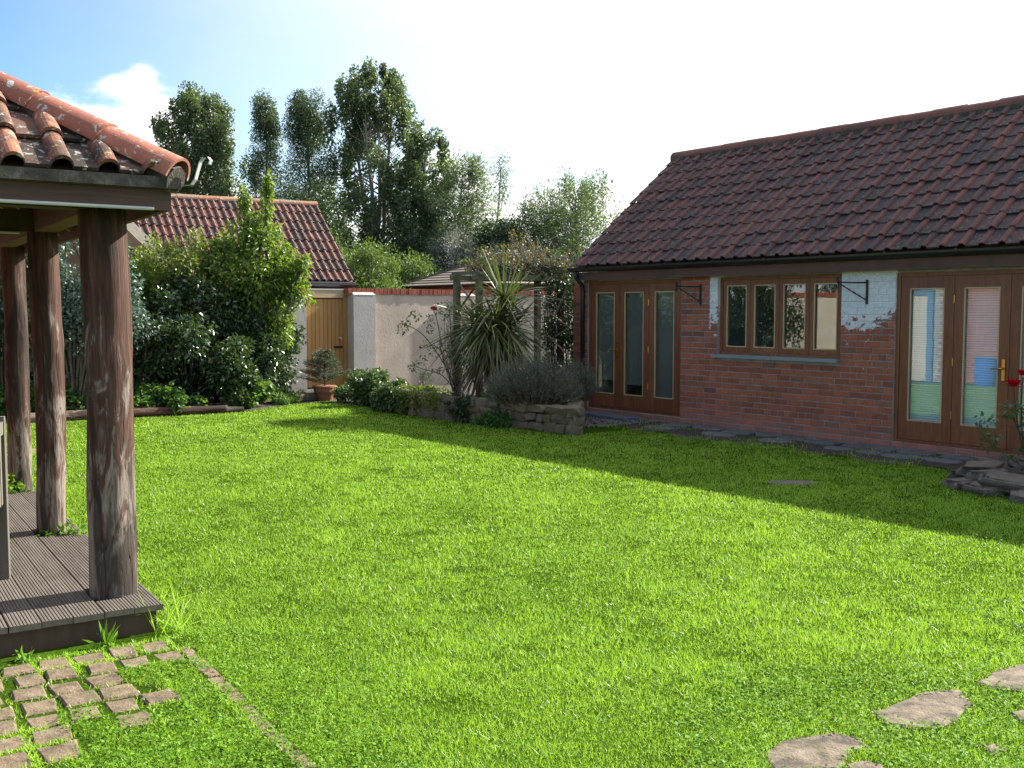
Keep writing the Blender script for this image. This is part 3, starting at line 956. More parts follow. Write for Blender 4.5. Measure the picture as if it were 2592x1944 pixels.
def build_setts():
    root = empty('sett_patio', 'old sandstone setts with grass in their joints before the deck', 'paving', PW, PROT)
    for i in range(15):
        for j in range(13):
            x = -0.10 - i * 0.152 + random.uniform(-.008, .008) + 0.02 * (j % 2)
            y = -0.22 - j * 0.172 + random.uniform(-.01, .01)
            if not exposed_sett(np.array([x + 0.05]), np.array([y]))[0]:
                continue
            mb = MB()
            mb.prism(jit_quad(0, 0, 0.128 + random.uniform(-.014, .014), 0.150 + random.uniform(-.014, .014), 0.011), -0.05, 0.012 + random.uniform(-0.006, 0.005), 0.014)
            mb.build('sett', M['sett'], root, (x, y, 0), (random.uniform(-.03, .03), random.uniform(-.03, .03), random.uniform(-.06, .06)))
    y = -0.30
    while y > -1.75:
        l = random.uniform(0.10, 0.2)
        mb = MB()
        mb.prism(jit_quad(0, 0, 0.06, l - 0.012, 0.008), -0.05, 0.008 + random.uniform(-.004, .004), 0.008)
        mb.build('edging_stone', M['sett'], root, (0.012, y - l / 2, 0), (0, random.uniform(-.04, .04), random.uniform(-.04, .04)))
        y -= l
    # tufts of grass in the joints
    n = 110000
    x, y = rng.uniform(-1.9, 0.05, n), rng.uniform(-1.7, -0.1, n)
    jx = np.abs(((-0.10 - x) / 0.152 + 0.5) % 1 - 0.5)
    jy = np.abs(((-0.22 - y) / 0.172 + 0.5) % 1 - 0.5)
    ok = (np.maximum(jx, jy) > 0.36 + 0.11 * rng.random(n)) & (rng.random(n) < 0.12 + 0.88 * (vnoise(x + 9, y + 9, 3.4, 11) > 0.36))
    x, y = x[ok], y[ok]
    n = len(x)
    P = np.stack([x, y, np.zeros(n)], 1)
    D = rng.normal(0, 0.5, (n, 3)) + [0, 0, 1.0]
    me = strip_mesh('joint_grass', P, D, rng.uniform(0.014, 0.048, n), np.full(n, 0.0042), M['grass'], 2, 0.3)
    o = link('joint_grass', me, root)
    o['kind'] = 'stuff'


build_setts()


def rock_mesh(name, mat, sub=2, rough=0.22, seed=0, soft=True):
    bm = bmesh.new()
    bmesh.ops.create_icosphere(bm, subdivisions=sub, radius=0.5)
    for v in bm.verts:
        p = v.co.copy()
        # squarish blocks with broken corners
        q = Vector([math.copysign(abs(c * 2) ** 0.36, c) * 0.5 for c in p])
        k = 1 + rough * mnoise.noise(p * 2.3 + Vector((seed * 7.3, seed, 0))) + rough * 0.5 * mnoise.noise(p * 5.1 + Vector((0, seed * 3.1, 2)))
        v.co = q * k
    me = bpy.data.meshes.new(name)
    bm.to_mesh(me)
    bm.free()
    me.polygons.foreach_set('use_smooth', np.full(len(me.polygons), soft, dtype=bool))
    me.materials.append(mat)
    return me


BLOCKS = [rock_mesh('stone_block', M['bed_stone'], 2, 0.22, i, False) for i in range(6)]
ROCKS = [rock_mesh('rock', M['rock'], 3, 0.45, i + 20) for i in range(6)]


def build_raised_bed():
    a, b, c = Vector((-2.19, 17.0, 0)), Vector((0.83, 13.5, 0)), Vector((0.98, 15.2, 0))
    root = empty('raised_bed', 'low curved dry-stone edge of the raised flower bed', 'raised bed')
    for p, q, nz in ((a, b, 3), (b, c, 3)):
        d = (q - p)
        L = d.length
        d.normalize()
        out = Vector((d.y, -d.x, 0))
        rz = math.atan2(d.y, d.x)
        z = 0.0
        for k in range(nz):
            hh = (0.13, 0.115, 0.11)[k]
            s = random.uniform(-0.1, 0)
            while s < L - 0.03:
                w = random.uniform(0.12, 0.38) if k < 2 else random.uniform(0.16, 0.44)
                w = min(w, L - s + 0.06)
                bow = 0.10 * math.sin(math.pi * min(max((s + w / 2) / L, 0), 1)) if q is b else 0
                pt = p + d * (s + w / 2) + out * (bow + random.uniform(-.02, .02) - 0.012 * k)
                o = link('stone', random.choice(BLOCKS), root, (pt.x, pt.y, z + hh / 2), (random.uniform(-.09, .09), random.uniform(-.08, .08), rz + random.uniform(-.16, .16)),
                         (w * 1.04, 0.20 * random.uniform(0.85, 1.2), hh * random.uniform(0.88, 1.30)))
                s += w
            z += hh
    mb = MB()
    n = len(BED)
    mb.add([(x, y, 0.27) for x, y in BED] + [(x, y, -0.05) for x, y in BED], [tuple(range(n))] + [(i, i + n, (i + 1) % n + n, (i + 1) % n) for i in range(n)])
    mb.build('soil_fill', M['soil'], root)


build_raised_bed()


def build_rockery():
    root = empty('rockery', 'low ring of flat rocks round the red rose by the barn', 'rockery', (ROCKC[0], ROCKC[1], 0))
    k = 0
    for lay, (cnt, rad, z) in enumerate(((13, 0.86, 0.03), (11, 0.76, 0.115))):
        for i in range(cnt):
            a = 2 * math.pi * i / cnt + random.uniform(-.12, .12) + lay * 0.3
            r = rad + random.uniform(-.06, .06)
            sx = random.uniform(0.28, 0.46)
            o = link('rock', ROCKS[k % 6], root, (math.cos(a) * r, math.sin(a) * r, z), (random.uniform(-.12, .12), random.uniform(-.12, .12), a + math.pi / 2 + random.uniform(-.3, .3)),
                     (sx, random.uniform(0.24, 0.36), random.uniform(0.10, 0.14)))
            k += 1
    mb = MB()
    mb.prism([(0.62 * math.cos(i * .5236), 0.62 * math.sin(i * .5236)) for i in range(12)], -0.02, 0.12, 0.05)
    mb.build('soil_fill', M['soil'], root)


build_rockery()


def build_path_flags():
    root = empty('flag_path', 'uneven grey flagstones laid against the foot of the barn wall', 'paving', BW, BROT)
    s = -3.5
    while s < 3.2:
        w = random.uniform(0.32, 0.58)
        y = -0.03
        for row in range(2):
            h = random.uniform(0.26, 0.40)
            if row == 1 and random.random() < 0.35:
                y -= h
                continue
            p = []
            for i in range(8):
                a = 2 * math.pi * i / 8 + 0.39
                p.append((math.copysign(min(abs(math.cos(a)) * 1.35, 1), math.cos(a)) * w * 0.47 * random.uniform(0.84, 1.02), math.copysign(min(abs(math.sin(a)) * 1.35, 1), math.sin(a)) * h * 0.47 * random.uniform(0.84, 1.02)))
            mb = MB()
            mb.prism(p, -0.03, 0.028 - 0.008 * row, 0.015)
            mb.build('flagstone', M['flag'], root, (s + w / 2 + random.uniform(-.03, .03), y - h / 2, 0), (random.uniform(-.03, .03), random.uniform(-.03, .03), random.uniform(-.12, .12)))
            y -= h
        s += w
    # weeds creeping between the flags
    n = 5200
    x, y = rng.uniform(-3.9, 3.2, n), rng.uniform(-1.15, -0.02, n)
    ok = rng.random(n) < np.clip((vnoise(x + 20, y + 20, 2.6, 14) - 0.45) * 3.2, 0, 1) * (0.35 + 0.65 * (-y))
    x, y = x[ok], y[ok]
    n = len(x)
    P = np.stack([x, y, np.full(n, 0.004)], 1)
    o = link('path_weeds', strip_mesh('path_weeds', P, rng.normal(0, 0.6, (n, 3)) + [0, 0, 0.9], rng.uniform(0.03, 0.09, n), np.full(n, 0.006), M['grass'], 2, 0.4), root)
    o['kind'] = 'stuff'


build_path_flags()


def build_gravel():
    n = 2600
    s, d = rng.uniform(-6.1, -3.75, n), rng.uniform(0.05, 1.75, n)
    x = BW.x + BD.x * s - BI.x * d
    y = BW.y + BD.y * s - BI.y * d
    ok = (x > 0.98 + 0.1 * rng.random(n)) & (d < 1.1 + 0.5 * vnoise(x, y, 2, 15) - 0.2)
    x, y = x[ok], y[ok]
    n = len(x)
    oct_v = np.array([(1, 0, 0), (0, 1, 0), (-1, 0, 0), (0, -1, 0), (0, 0, 1), (0, 0, -1)], float)
    oct_f = np.array([(0, 1, 4), (1, 2, 4), (2, 3, 4), (3, 0, 4), (1, 0, 5), (2, 1, 5), (3, 2, 5), (0, 3, 5)])
    a = rng.uniform(0, 6.28, n)
    sc = rng.uniform(0.010, 0.026, (n, 1)) * np.array([[1.0, 0.7, 0.55]]) * rng.uniform(0.8, 1.2, (n, 3))
    v = oct_v[None] * sc[:, None, :]
    ca, sa = np.cos(a)[:, None], np.sin(a)[:, None]
    vx = v[:, :, 0] * ca - v[:, :, 1] * sa + x[:, None]
    vy = v[:, :, 0] * sa + v[:, :, 1] * ca + y[:, None]
    V = np.stack([vx, vy, v[:, :, 2] + rng.uniform(0.006, 0.022, (n, 1))], 2).reshape(-1, 3)
    F = (np.arange(n)[:, None, None] * 6 + oct_f[None]).reshape(-1, 3)
    me = arr_mesh('gravel', V, F, np.repeat(rng.random(n), 8), M['pebble'], 3)
    tag(link('gravel', me), 'pocket of mixed gravel beside the barn doors', 'gravel', kind='stuff')


build_gravel()

mb = MB()
mb.prism([(0.24 * math.cos(i * .3927), 0.13 * math.sin(i * .3927)) for i in range(16)], -0.02, 0.008, 0.01)
tag(mb.build('drain_cover', M['rock'], loc=(2.646, 9.69, 0)), 'small brown stone drain cover sunk in the shaded lawn', 'drain cover')
mb = MB()
mb.prism([(0.36 * math.cos(i * .3927), 0.2 * math.sin(i * .3927)) for i in range(16)], -0.02, 0.008, 0.01)
tag(mb.build('bare_patch', M['sett'], loc=(-5.55, 11.9, 0)), 'bare sandy patch in the lawn behind the pavilion posts', 'bare patch')



# ------------------------------------------------------------------ roof tiles
def tile_mesh(name, w, l, rolls, roll_w, roll_h, mats, thick=0.016, lift=0.022, nr=5):
    """single tile: flat pans with half-round rolls; x across, y up the slope, tail at y=0"""
    prof = []
    cell = w / rolls
    for k in range(rolls):
        x0 = k * cell
        prof += [(x0, 0.0, 1), (x0 + cell - roll_w, 0.0, 0)]
        for i in range(1, nr):
            a = math.pi * i / nr
            prof.append((x0 + cell - roll_w / 2 - math.cos(a) * roll_w / 2, math.sin(a) * roll_h, 0))
    prof.append((w, 0.0, 0))
    mb = MB()
    n = len(prof)
    vs = [(x, 0, z + lift) for x, z, _ in prof] + [(x, l, z) for x, z, _ in prof] + [(x, 0, z + lift - thick) for x, z, _ in prof]
    for i in range(n - 1):
        roll = 0 if (prof[i][1] > 0.004 or prof[i + 1][1] > 0.004) else 1
        mb.add([vs[i], vs[i + 1], vs[n + i + 1], vs[n + i]], [(0, 1, 2, 3)], roll, 0.0)
        mb.add([vs[2 * n + i], vs[2 * n + i + 1], vs[i + 1], vs[i]], [(0, 1, 2, 3)], roll, 0.0)
    mb.add([vs[0], vs[n], (0, l, -thick), vs[2 * n]], [(0, 1, 2, 3)], 1, 0.0)
    mb.add([vs[n - 1], vs[3 * n - 1], (w, l, -thick), vs[2 * n - 1]], [(0, 1, 2, 3)], 1, 0.0)
    return mb.mesh(name, mats)


def joined_tiles(name, me, placements, parent):
    """many copies of one tile joined into a single part"""
    nv = len(me.vertices)
    co = np.zeros(nv * 3, np.float32)
    me.vertices.foreach_get('co', co)
    co = co.reshape(-1, 3)
    mb = MB()
    polys = [tuple(p.vertices) for p in me.polygons]
    mi = [p.material_index for p in me.polygons]
    for mat4 in placements:
        m = np.array(mat4)
        v = co @ m[:3, :3].T + m[:3, 3]
        r = random.random()
        b = len(mb.v)
        mb.v += [tuple(p) for p in v]
        for f, k in zip(polys, mi):
            mb.f.append([i + b for i in f])
            mb.r.append(r)
            mb.m.append(k)
    o = mb.build(name, list(me.materials), parent)
    o['kind'] = 'stuff'
    return o


def half_round(name, r, l, mat, n=8, flare=0.0):
    mb = MB()
    vs = []
    for y, k in ((0, 1 + flare), (l, 1.0)):
        for rr in (r * k, r * k - 0.014):
            for i in range(n + 1):
                a = math.pi * i / n
                vs.append((math.cos(a) * rr, y, math.sin(a) * rr))
    m = n + 1
    for i in range(n):
        mb.add([vs[i], vs[i + 1], vs[2 * m + i + 1], vs[2 * m + i]], [(3, 2, 1, 0)], 0, 0.0)
        mb.add([vs[i], vs[i + 1], vs[m + i + 1], vs[m + i]], [(0, 1, 2, 3)], 0, 0.0)
        mb.add([vs[2 * m + i], vs[2 * m + i + 1], vs[3 * m + i + 1], vs[3 * m + i]], [(3, 2, 1, 0)], 0, 0.0)
    return mb.mesh(name, mat, False)


# ------------------------------------------------------------------ the barn
def build_barn():
    barn = empty('brick_barn', 'long low red brick barn with clay tile roof and glazed timber doors', 'building', BW, BROT)
    S0, S1 = -5.43, 7.0
    DEP = 4.2
    # ---- wall core (mortar), with real openings
    core = MB()
    T = 0.22
    TOP = 2.16

    def seg(a, b, z0, z1):
        core.box((a, 0, z0), (b, T, z1))
    seg(S0, -5.33, 0, TOP)
    seg(-5.33, -3.36, -0.1, 0.105)
    seg(-5.33, -3.36, 2.075, TOP)
    seg(-3.36, -2.69, 0, TOP)
    seg(-2.69, -0.73, 0, 0.985)
    seg(-2.69, -0.73, 2.075, TOP)
    seg(-0.73, 0.0, 0, TOP)
    seg(0.0, 2.0, -0.1, 0.095)
    seg(0.0, 2.0, 2.06, TOP)
    seg(2.0, S1, 0, TOP)
    # gables and back, floor
    for x0, x1 in ((S0, S0 + T), (S1 - T, S1)):
        core.add([(x0, T, 0), (x0, DEP, 0), (x0, DEP, 2.2), (x0, DEP / 2, 4.0), (x0, T, 2.2),
                  (x1, T, 0), (x1, DEP, 0), (x1, DEP, 2.2), (x1, DEP / 2, 4.0), (x1, T, 2.2)],
                 [(0, 1, 2, 3, 4), (9, 8, 7, 6, 5), (0, 5, 6, 1), (1, 6, 7, 2), (2, 7, 8, 3), (3, 8, 9, 4), (4, 9, 5, 0)])
    core.box((S0 + T, DEP - T, 0), (S1 - T, DEP, 2.2))
    wall = core.build('wall', M['barn_mortar'], barn)
    fl = MB()
    fl.box((S0 + T, T, 0.02), (S1 - T, DEP - T, 0.09))
    fl.build('floor', M['inside'], barn)
    fl = MB()
    fl.box((S0 + T, T + 0.01, 2.17), (S1 - T, DEP - T - 0.01, 2.2))
    fl.build('ceiling', M['inside'], barn)
    fl = MB()
    fl.box((S0 + T + 0.004, DEP - T - 0.02, 0.09), (S1 - T - 0.004, DEP - T - 0.004, 2.17))
    fl.box((-3.1, T + 0.01, 0.09), (-3.0, DEP - T - 0.03, 2.17))
    fl.box((-0.42, T + 0.01, 0.09), (-0.32, DEP - T - 0.03, 2.17))
    fl.build('inner_wall', M['inside'], barn)
    # ---- bricks
    H, J = 0.0775, 0.011
    bricks = []

    def run(a, b, z, header, off):
        x = a
        first = True
        while x < b - 0.02:
            w = (0.108 if header else 0.222)
            if first and off:
                w *= 0.5 if not header else 0.75
            first = False
            w = w * random.uniform(0.97, 1.03)
            e = min(x + w, b)
            if b - e < 0.05:
                e = b
            bricks.append((x + J / 2, e - J / 2, z))
            x = e
    row = 0
    z = 0.02
    while z < TOP - 0.02:
        hd = row % 5 == 3
        for a, b, z0, z1 in ((S0, -5.33, 0, 3), (-3.36, -2.69, 0, 3), (-0.73, 0.0, 0, 3), (-2.69, -0.73, 0, 0.93), (2.0, 3.4, 0, 3)):
            if z0 <= z + H <= z1 + 0.02 or z1 == 3:
                if a == -2.69:
                    continue
                # below the sill the courses run through from pier to pier
                if z + H < 0.955 and a == -3.36:
                    run(-3.36, 0.0, z, hd, row % 2)
                    continue
                if z + H < 0.955 and a == -0.73:
                    continue
                run(a, b, z, hd, row % 2)
        z += H
        row += 1
    for a, b in ((-5.33, -3.36), (0.0, 2.0)):
        z = -0.055
        for r in range(2):
            run(a, b, z, False, r)
            z += H
    ub = MB()
    e = 0.035
    # unit brick: front face at y=0, chamfered arrises
    ub.add([(-.5, .5, -.5), (.5, .5, -.5), (.5, .5, .5), (-.5, .5, .5),
            (-.5, -.42, -.5), (.5, -.42, -.5), (.5, -.42, .5), (-.5, -.42, .5),
            (-.5 + e * .5, -.5, -.5 + e * 1.6), (.5 - e * .5, -.5, -.5 + e * 1.6), (.5 - e * .5, -.5, .5 - e * 1.6), (-.5 + e * .5, -.5, .5 - e * 1.6)],
           [(4, 5, 1, 0), (5, 6, 2, 1), (6, 7, 3, 2), (7, 4, 0, 3), (4, 8, 9, 5), (5, 9, 10, 6), (6, 10, 11, 7), (7, 11, 8, 4), (8, 11, 10, 9)], 0, 0.0)
    bme = ub.mesh('brick', M['brick'])
    D = 0.05
    order = sorted(range(len(bricks)), key=lambda i: (bricks[i][0] > 1.6 or bricks[i][0] < -5.3, -(bricks[i][1] - bricks[i][0]) * (bricks[i][0] + 8)))
    rest = []
    for k, i in enumerate(order):
        a, b, z = bricks[i]
        zz = z + (H) / 2
        h = H - J
        if zz + h / 2 > TOP:
            continue
        yy = D / 2 - 0.007 + random.uniform(-.0022, .0022)
        tr = ((a + b) / 2, yy, zz + random.uniform(-.0015, .0015))
        rot = (random.uniform(-.012, .012), random.uniform(-.008, .008), random.uniform(-.012, .012))
        if k < 298:
            link('brick', bme, wall, tr, rot, (b - a, D, h))
        else:
            rest.append(Matrix.LocRotScale(Vector(tr), None, Vector((b - a, D, h))))
    joined_tiles('brick_infill', bme, rest, wall)
    # ---- roof
    RISE = 1.905
    P = math.atan2(RISE, 2.33)
    EY, EZ = -0.20, 2.30
    SL = math.hypot(RISE, 2.33)
    RY, RZ = EY + 2.33, EZ + RISE
    rd = MB()
    rd.add([(S0 - 0.06, EY + 0.03, EZ - 0.05), (S1 + 0.1, EY + 0.03, EZ - 0.05), (S1 + 0.1, RY, RZ - 0.03), (S0 - 0.06, RY, RZ - 0.03), (S0 - 0.06, 2 * RY - EY, EZ - 0.03), (S1 + 0.1, 2 * RY - EY, EZ - 0.03),
            (S0 - 0.06, EY + 0.03, EZ - 0.08), (S1 + 0.1, EY + 0.03, EZ - 0.08), (S1 + 0.1, RY, RZ - 0.09), (S0 - 0.06, RY, RZ - 0.09), (S0 - 0.06, 2 * RY - EY, EZ - 0.09), (S1 + 0.1, 2 * RY - EY, EZ - 0.09)],
           [(0, 1, 2, 3), (3, 2, 5, 4), (7, 6, 9, 8), (8, 9, 10, 11), (0, 6, 7, 1), (4, 5, 11, 10), (0, 3, 9, 6), (3, 4, 10, 9), (2, 1, 7, 8), (5, 2, 8, 11)])
    roof = rd.build('roof', M['btile_pan'], barn)
    tw, rows = 0.222, 11
    ga = (SL - 0.02) / rows
    tm = tile_mesh('roof_tile', tw + 0.004, ga + 0.05, 1, 0.082, 0.036, [M['btile_roll'], M['btile_pan']], 0.016, 0.026, 4)
    tiles = []
    ncol = int((S1 + 0.1 - S0 + 0.07) / tw)
    for c in range(ncol):
        for r in range(rows):
            s = S0 - 0.07 + c * tw
            d = r * ga
            sag = 0.018 * math.sin(s * 0.9 + 1.0) * math.sin(math.pi * r / rows) + random.uniform(-.003, .004)
            p = Vector((s + random.uniform(-.004, .004), EY + d * math.cos(P) + random.uniform(-.008, .008), EZ + d * math.sin(P) + 0.004 + sag))
            tiles.append((s, r, p))
    vis = [t for t in tiles if t[0] < 2.6]
    vis.sort(key=lambda t: -t[0] + 0.02 * t[1])
    big = vis[:298]
    bigset = {(t[0], t[1]) for t in big}
    for s, r, p in big:
        link('roof_tile', tm, roof, p, (P + random.uniform(-.022, .022), random.uniform(-.016, .016), random.uniform(-.014, .014)))
    rest = [Matrix.Translation(p) @ Matrix.Rotation(P + random.uniform(-.012, .012), 4, 'X') for s, r, p in tiles if (s, r) not in bigset]
    joined_tiles('roof_tile_field', tm, rest, roof)
    hr = half_round('ridge_tile', 0.125, 0.46, M['bridge'], 8, 0.0)
    s = S0 - 0.085
    first = True
    while s < S1:
        l = 0.2 if first else 0.45
        first = False
        o = link('ridge_tile', hr, roof, (s + l, RY, RZ - 0.03 + random.uniform(-.006, .006)), (random.uniform(-.008, .008), 0, math.pi / 2 + random.uniform(-.006, .006)), (1, l / 0.46 * 0.985, 1))
        s += l
    b = MB()
    b.box((S0 - 0.07, RY - 0.13, RZ - 0.09), (S1 + 0.05, RY + 0.13, RZ - 0.02))
    b.build('ridge_bedding', M['bedding'], roof)
    # ---- fascia, soffit, gutter, downpipe
    b = MB()
    b.box((S0 - 0.05, -0.135, 2.09), (S1, -0.105, 2.215))
    b.build('fascia', M['fascia_wood'], barn)
    b = MB()
    b.box((S0 - 0.04, -0.10, 2.145), (S1, -0.006, 2.16))
    b.build('soffit', M['dark_beam'], barn)
    g = MB()
    n = 8
    vs = []
    for x in (S0 - 0.12, S1):
        for i in range(n + 1):
            a = math.pi + math.pi * i / n
            vs.append((x, -0.195 + math.cos(a) * 0.056, 2.285 + math.sin(a) * 0.062))
    for i in range(n):
        g.add([vs[i], vs[i + 1], vs[n + 2 + i], vs[n + 1 + i]], [(0, 1, 2, 3)])
    gut = g.build('gutter', M['gutter'], barn, smooth_=True)
    for k in range(15):
        x = S0 + 0.25 + k * 0.86
        c = MB()
        m = 8
        v2 = []
        for xx in (x, x + 0.035):
            for i in range(m + 1):
                a = math.pi + math.pi * i / m
                v2.append((xx, -0.195 + math.cos(a) * 0.061, 2.285 + math.sin(a) * 0.067))
        for i in range(m):
            c.add([v2[i], v2[i + 1], v2[m + 2 + i], v2[m + 1 + i]], [(0, 1, 2, 3)])
        c.box((x + 0.002, -0.256, 2.283), (x + 0.033, -0.245, 2.297))
        c.build('gutter_clip', M['gutter'], gut)
    b = MB()
    b.tube([(-5.41, -0.19, 2.25), (-5.41, -0.19, 2.15), (-5.41, -0.06, 2.02), (-5.41, -0.045, 1.9), (-5.41, -0.045, 0.05)], 0.036, 10)
    b.build('downpipe', M['gutter'], barn, smooth_=True)

    # ---- glazed joinery
    def leaf(name, a, b, z0, z1, y, st, tr, br, side_pane=None):
        m = MB()
        m.box((a, y, z0), (a + st, y + 0.05, z1))
        m.box((b - st, y, z0), (b, y + 0.05, z1))
        m.box((a + st, y + 0.001, z1 - tr), (b - st, y + 0.049, z1))
        m.box((a + st, y + 0.001, z0), (b - st, y + 0.049, z0 + br))
        d = m.build(name, M['door_wood'], barn)
        bd = MB()
        w = 0.012
        A, B, Z0, Z1 = a + st, b - st, z0 + br, z1 - tr
        bd.box((A - 0.002, y - 0.004, Z0), (A + w, y + 0.018, Z1))
        bd.box((B - w, y - 0.004, Z0), (B + 0.002, y + 0.018, Z1))
        bd.box((A + w, y - 0.003, Z0 - 0.002), (B - w, y + 0.018, Z0 + w))
        bd.box((A + w, y - 0.003, Z1 - w), (B - w, y + 0.018, Z1 + 0.002))
        bd.build('glazing_bead', M['bead'], d)
        g = MB()
        g.box((A + 0.002, y + 0.022, Z0 + 0.002), (B - 0.002, y + 0.028, Z1 - 0.002))
        g.build('pane', M['glass'], d)
        return d, (A, B, Z0, Z1)

    def frame(name, a, b, z0, z1, y0, y1, t, mids, sill=None):
        m = MB()
        m.box((a, y0, z0), (a + t, y1, z1))
        m.box((b - t, y0, z0), (b, y1, z1))
        m.box((a + t, y0 + 0.001, z1 - t), (b - t, y1, z1))
        m.box((a + t, y0 - 0.012, z0), (b - t, y1, z0 + t * 0.8))
        for x in mids:
            m.box((x - 0.008, y0 + 0.02, z0 + t * 0.8), (x + 0.008, y1, z1 - t))
        return m.build(name, M['door_wood'], barn)

    def handle(x, y, z, parent):
        h = MB()
        h.box((x - 0.017, y - 0.012, z - 0.12), (x + 0.017, y, z + 0.11))
        h.tube([(x, y - 0.005, z + 0.01), (x, y - 0.05, z + 0.01), (x - 0.04, y - 0.055, z + 0.012), (x - 0.12, y - 0.05, z + 0.004)], [0.012, 0.011, 0.010, 0.008], 8)
        h.tube([(x, y - 0.012, z - 0.07), (x, y - 0.018, z - 0.07)], 0.009, 8)
        h.build('handle', M['brass'], parent, smooth_=False)

    def hinges(x, y, zs, parent):
        for z in zs:
            h = MB()
            h.tube([(x, y - 0.006, z - 0.045), (x, y - 0.006, z + 0.045)], 0.007, 6)
            h.build('hinge', M['brass'], parent)

    # left set of three leaves
    yd = 0.035
    frame('door_frame', -5.33, -3.36, 0.105, 2.075, yd - 0.012, 0.12, 0.045, [])
    xs = [-5.285, -4.655, -4.035, -3.405]
    for i in range(3):
        d, _ = leaf('door', xs[i] + 0.003, xs[i + 1] - 0.003, 0.145, 2.027, yd, 0.105 if i < 2 else 0.12, 0.125, 0.20)
        if i == 0:
            handle(xs[1] - 0.045, yd, 1.02, d)
        if i == 1:
            hinges(xs[2], yd, (0.5, 1.05, 1.75), d)
    # right set
    frame('door_frame', 0.0, 2.0, 0.095, 2.06, yd - 0.012, 0.12, 0.045, [])
    xs = [0.045, 0.70, 1.335, 1.955]
    for i in range(3):
        d, box = leaf('door', xs[i] + 0.003, xs[i + 1] - 0.003, 0.135, 2.012, yd, 0.115, 0.135, 0.215)
        if i == 1:
            handle(xs[2] - 0.055, yd, 0.99, d)
            hinges(xs[1], yd, (0.45, 1.05, 1.75), d)
        A, B, Z0, Z1 = box
        bl = MB()
        z = Z0 - 0.02
        while z < Z1 + 0.03:
            bl.add([(A - 0.03, yd + 0.075, z), (B + 0.03, yd + 0.075, z), (B + 0.03, yd + 0.086, z + 0.0225), (A - 0.03, yd + 0.086, z + 0.0225)], [(0, 1, 2, 3)])
            z += 0.0265
        for xx in (A + 0.1, B - 0.1):
            bl.box((xx, yd + 0.083, Z0 - 0.02), (xx + 0.003, yd + 0.086, Z1 + 0.02))
        o = bl.build('blind', M['blind'], d)
        o['kind'] = 'stuff'
    # roller blinds behind the left doors
    for a, b2, zz in ((-5.2, -4.70, 0.55), (-4.58, -4.10, 0.5), (-3.97, -3.47, 0.2)):
        r = MB()
        r.box((a, 0.095, zz), (b2, 0.099, 1.95))
        r.tube([(a, 0.115, 1.96), (b2, 0.115, 1.96)], 0.014, 8)
        r.build('roller_blind', M['net'], barn)
    # the window: four casements in a frame set back in the wall
    yw = 0.07
    frame('window_frame', -2.69, -0.73, 1.03, 2.075, yw - 0.015, yw + 0.09, 0.04, [])
    xs = np.linspace(-2.65, -0.77, 5)
    for i in range(4):
        d, _ = leaf('window', xs[i] + 0.003, xs[i + 1] - 0.003, 1.063, 2.033, yw, 0.062, 0.07, 0.07)
    s = MB()
    x = -2.745
    for w in (0.52, 0.5, 0.5, 0.49):
        st = MB()
        st.box((x, -0.07, 0.985 + random.uniform(-.002, .002)), (x + w - 0.004, 0.06, 1.03))
        st.build('sill', M['sillstone'], barn)
        x += w
    # a few dim furnishings catch the light behind the window
    b = MB()
    b.box((-2.5, 1.4, 0.09), (-1.0, 2.1, 0.85))
    b.build('worktop', M['inside'], barn)


build_barn()


def build_wing_wall():
    """short return of brick behind the trellis at the barn corner"""
    root = empty('wing_wall', 'short dark brick wall behind the trellis at the barn corner', 'wall', BW, BROT)
    b = MB()
    b.box((-5.86, 0.16, -0.05), (-5.44, 0.38, 2.10))
    core = b.build('wall_panel', M['mortar'], root)
    u = MB()
    u.box((0, 0, 0), (1, 1, 1))
    me = u.mesh('brick', M['brick'])
    for r in range(26):
        for k in range(2):
            x0 = -5.86 + k * 0.21 + (0 if r % 2 else -0.0) + 0.005
            link('brick', me, core, (x0, 0.152 + random.uniform(-.002, .002), 0.02 + r * 0.0795), (0, 0, 0), (0.20, 0.03, 0.068))


build_wing_wall()


def basket_bracket(s, label):
    """scrolled iron hanging-basket bracket fixed to the pier, swinging out along the wall"""
    root = empty('basket_bracket', label, 'bracket', BW + BD * s - BI * 0.012, BROT, 'hanging basket brackets')
    b = MB()
    b.box((-0.012, -0.014, 1.70), (0.012, 0.004, 1.99))
    b.build('wall_plate', M['iron'], root)
    b = MB()
    b.tube([(0, -0.008, 1.955), (-0.14, -0.10, 1.958), (-0.29, -0.17, 1.965)], 0.009, 6)
    b.build('arm', M['iron'], root)
    b = MB()
    pts = []
    for i in range(15):
        t = i / 14
        pts.append((-0.27 * t, -0.008 - 0.155 * t, 1.745 + 0.20 * t))
    rad = [0.009 + 0.002 * math.sin(i * 2.2) for i in range(15)]
    b.tube(pts, rad, 6)
    b.build('brace', M['iron'], root)
    b = MB()
    for cz, sg in ((1.965 + 0.035, 1), (1.965 - 0.045, -1)):
        pts = []
        for i in range(14):
            a = -math.pi / 2 * sg + sg * i * 0.42
            r = 0.036 - i * 0.0016
            pts.append((-0.295 + math.cos(a) * r * 0.85, -0.172 + math.cos(a) * r * -0.45, cz + math.sin(a) * r))
        b.tube(pts, 0.008, 6)
    b.build('scroll', M['iron'], root)


basket_bracket(-2.99, 'black iron basket bracket on the brick pier beside the left glazed doors'.replace('left ', 'three-leaf '))
basket_bracket(-0.37, 'black iron basket bracket on the flaking whitewashed pier')

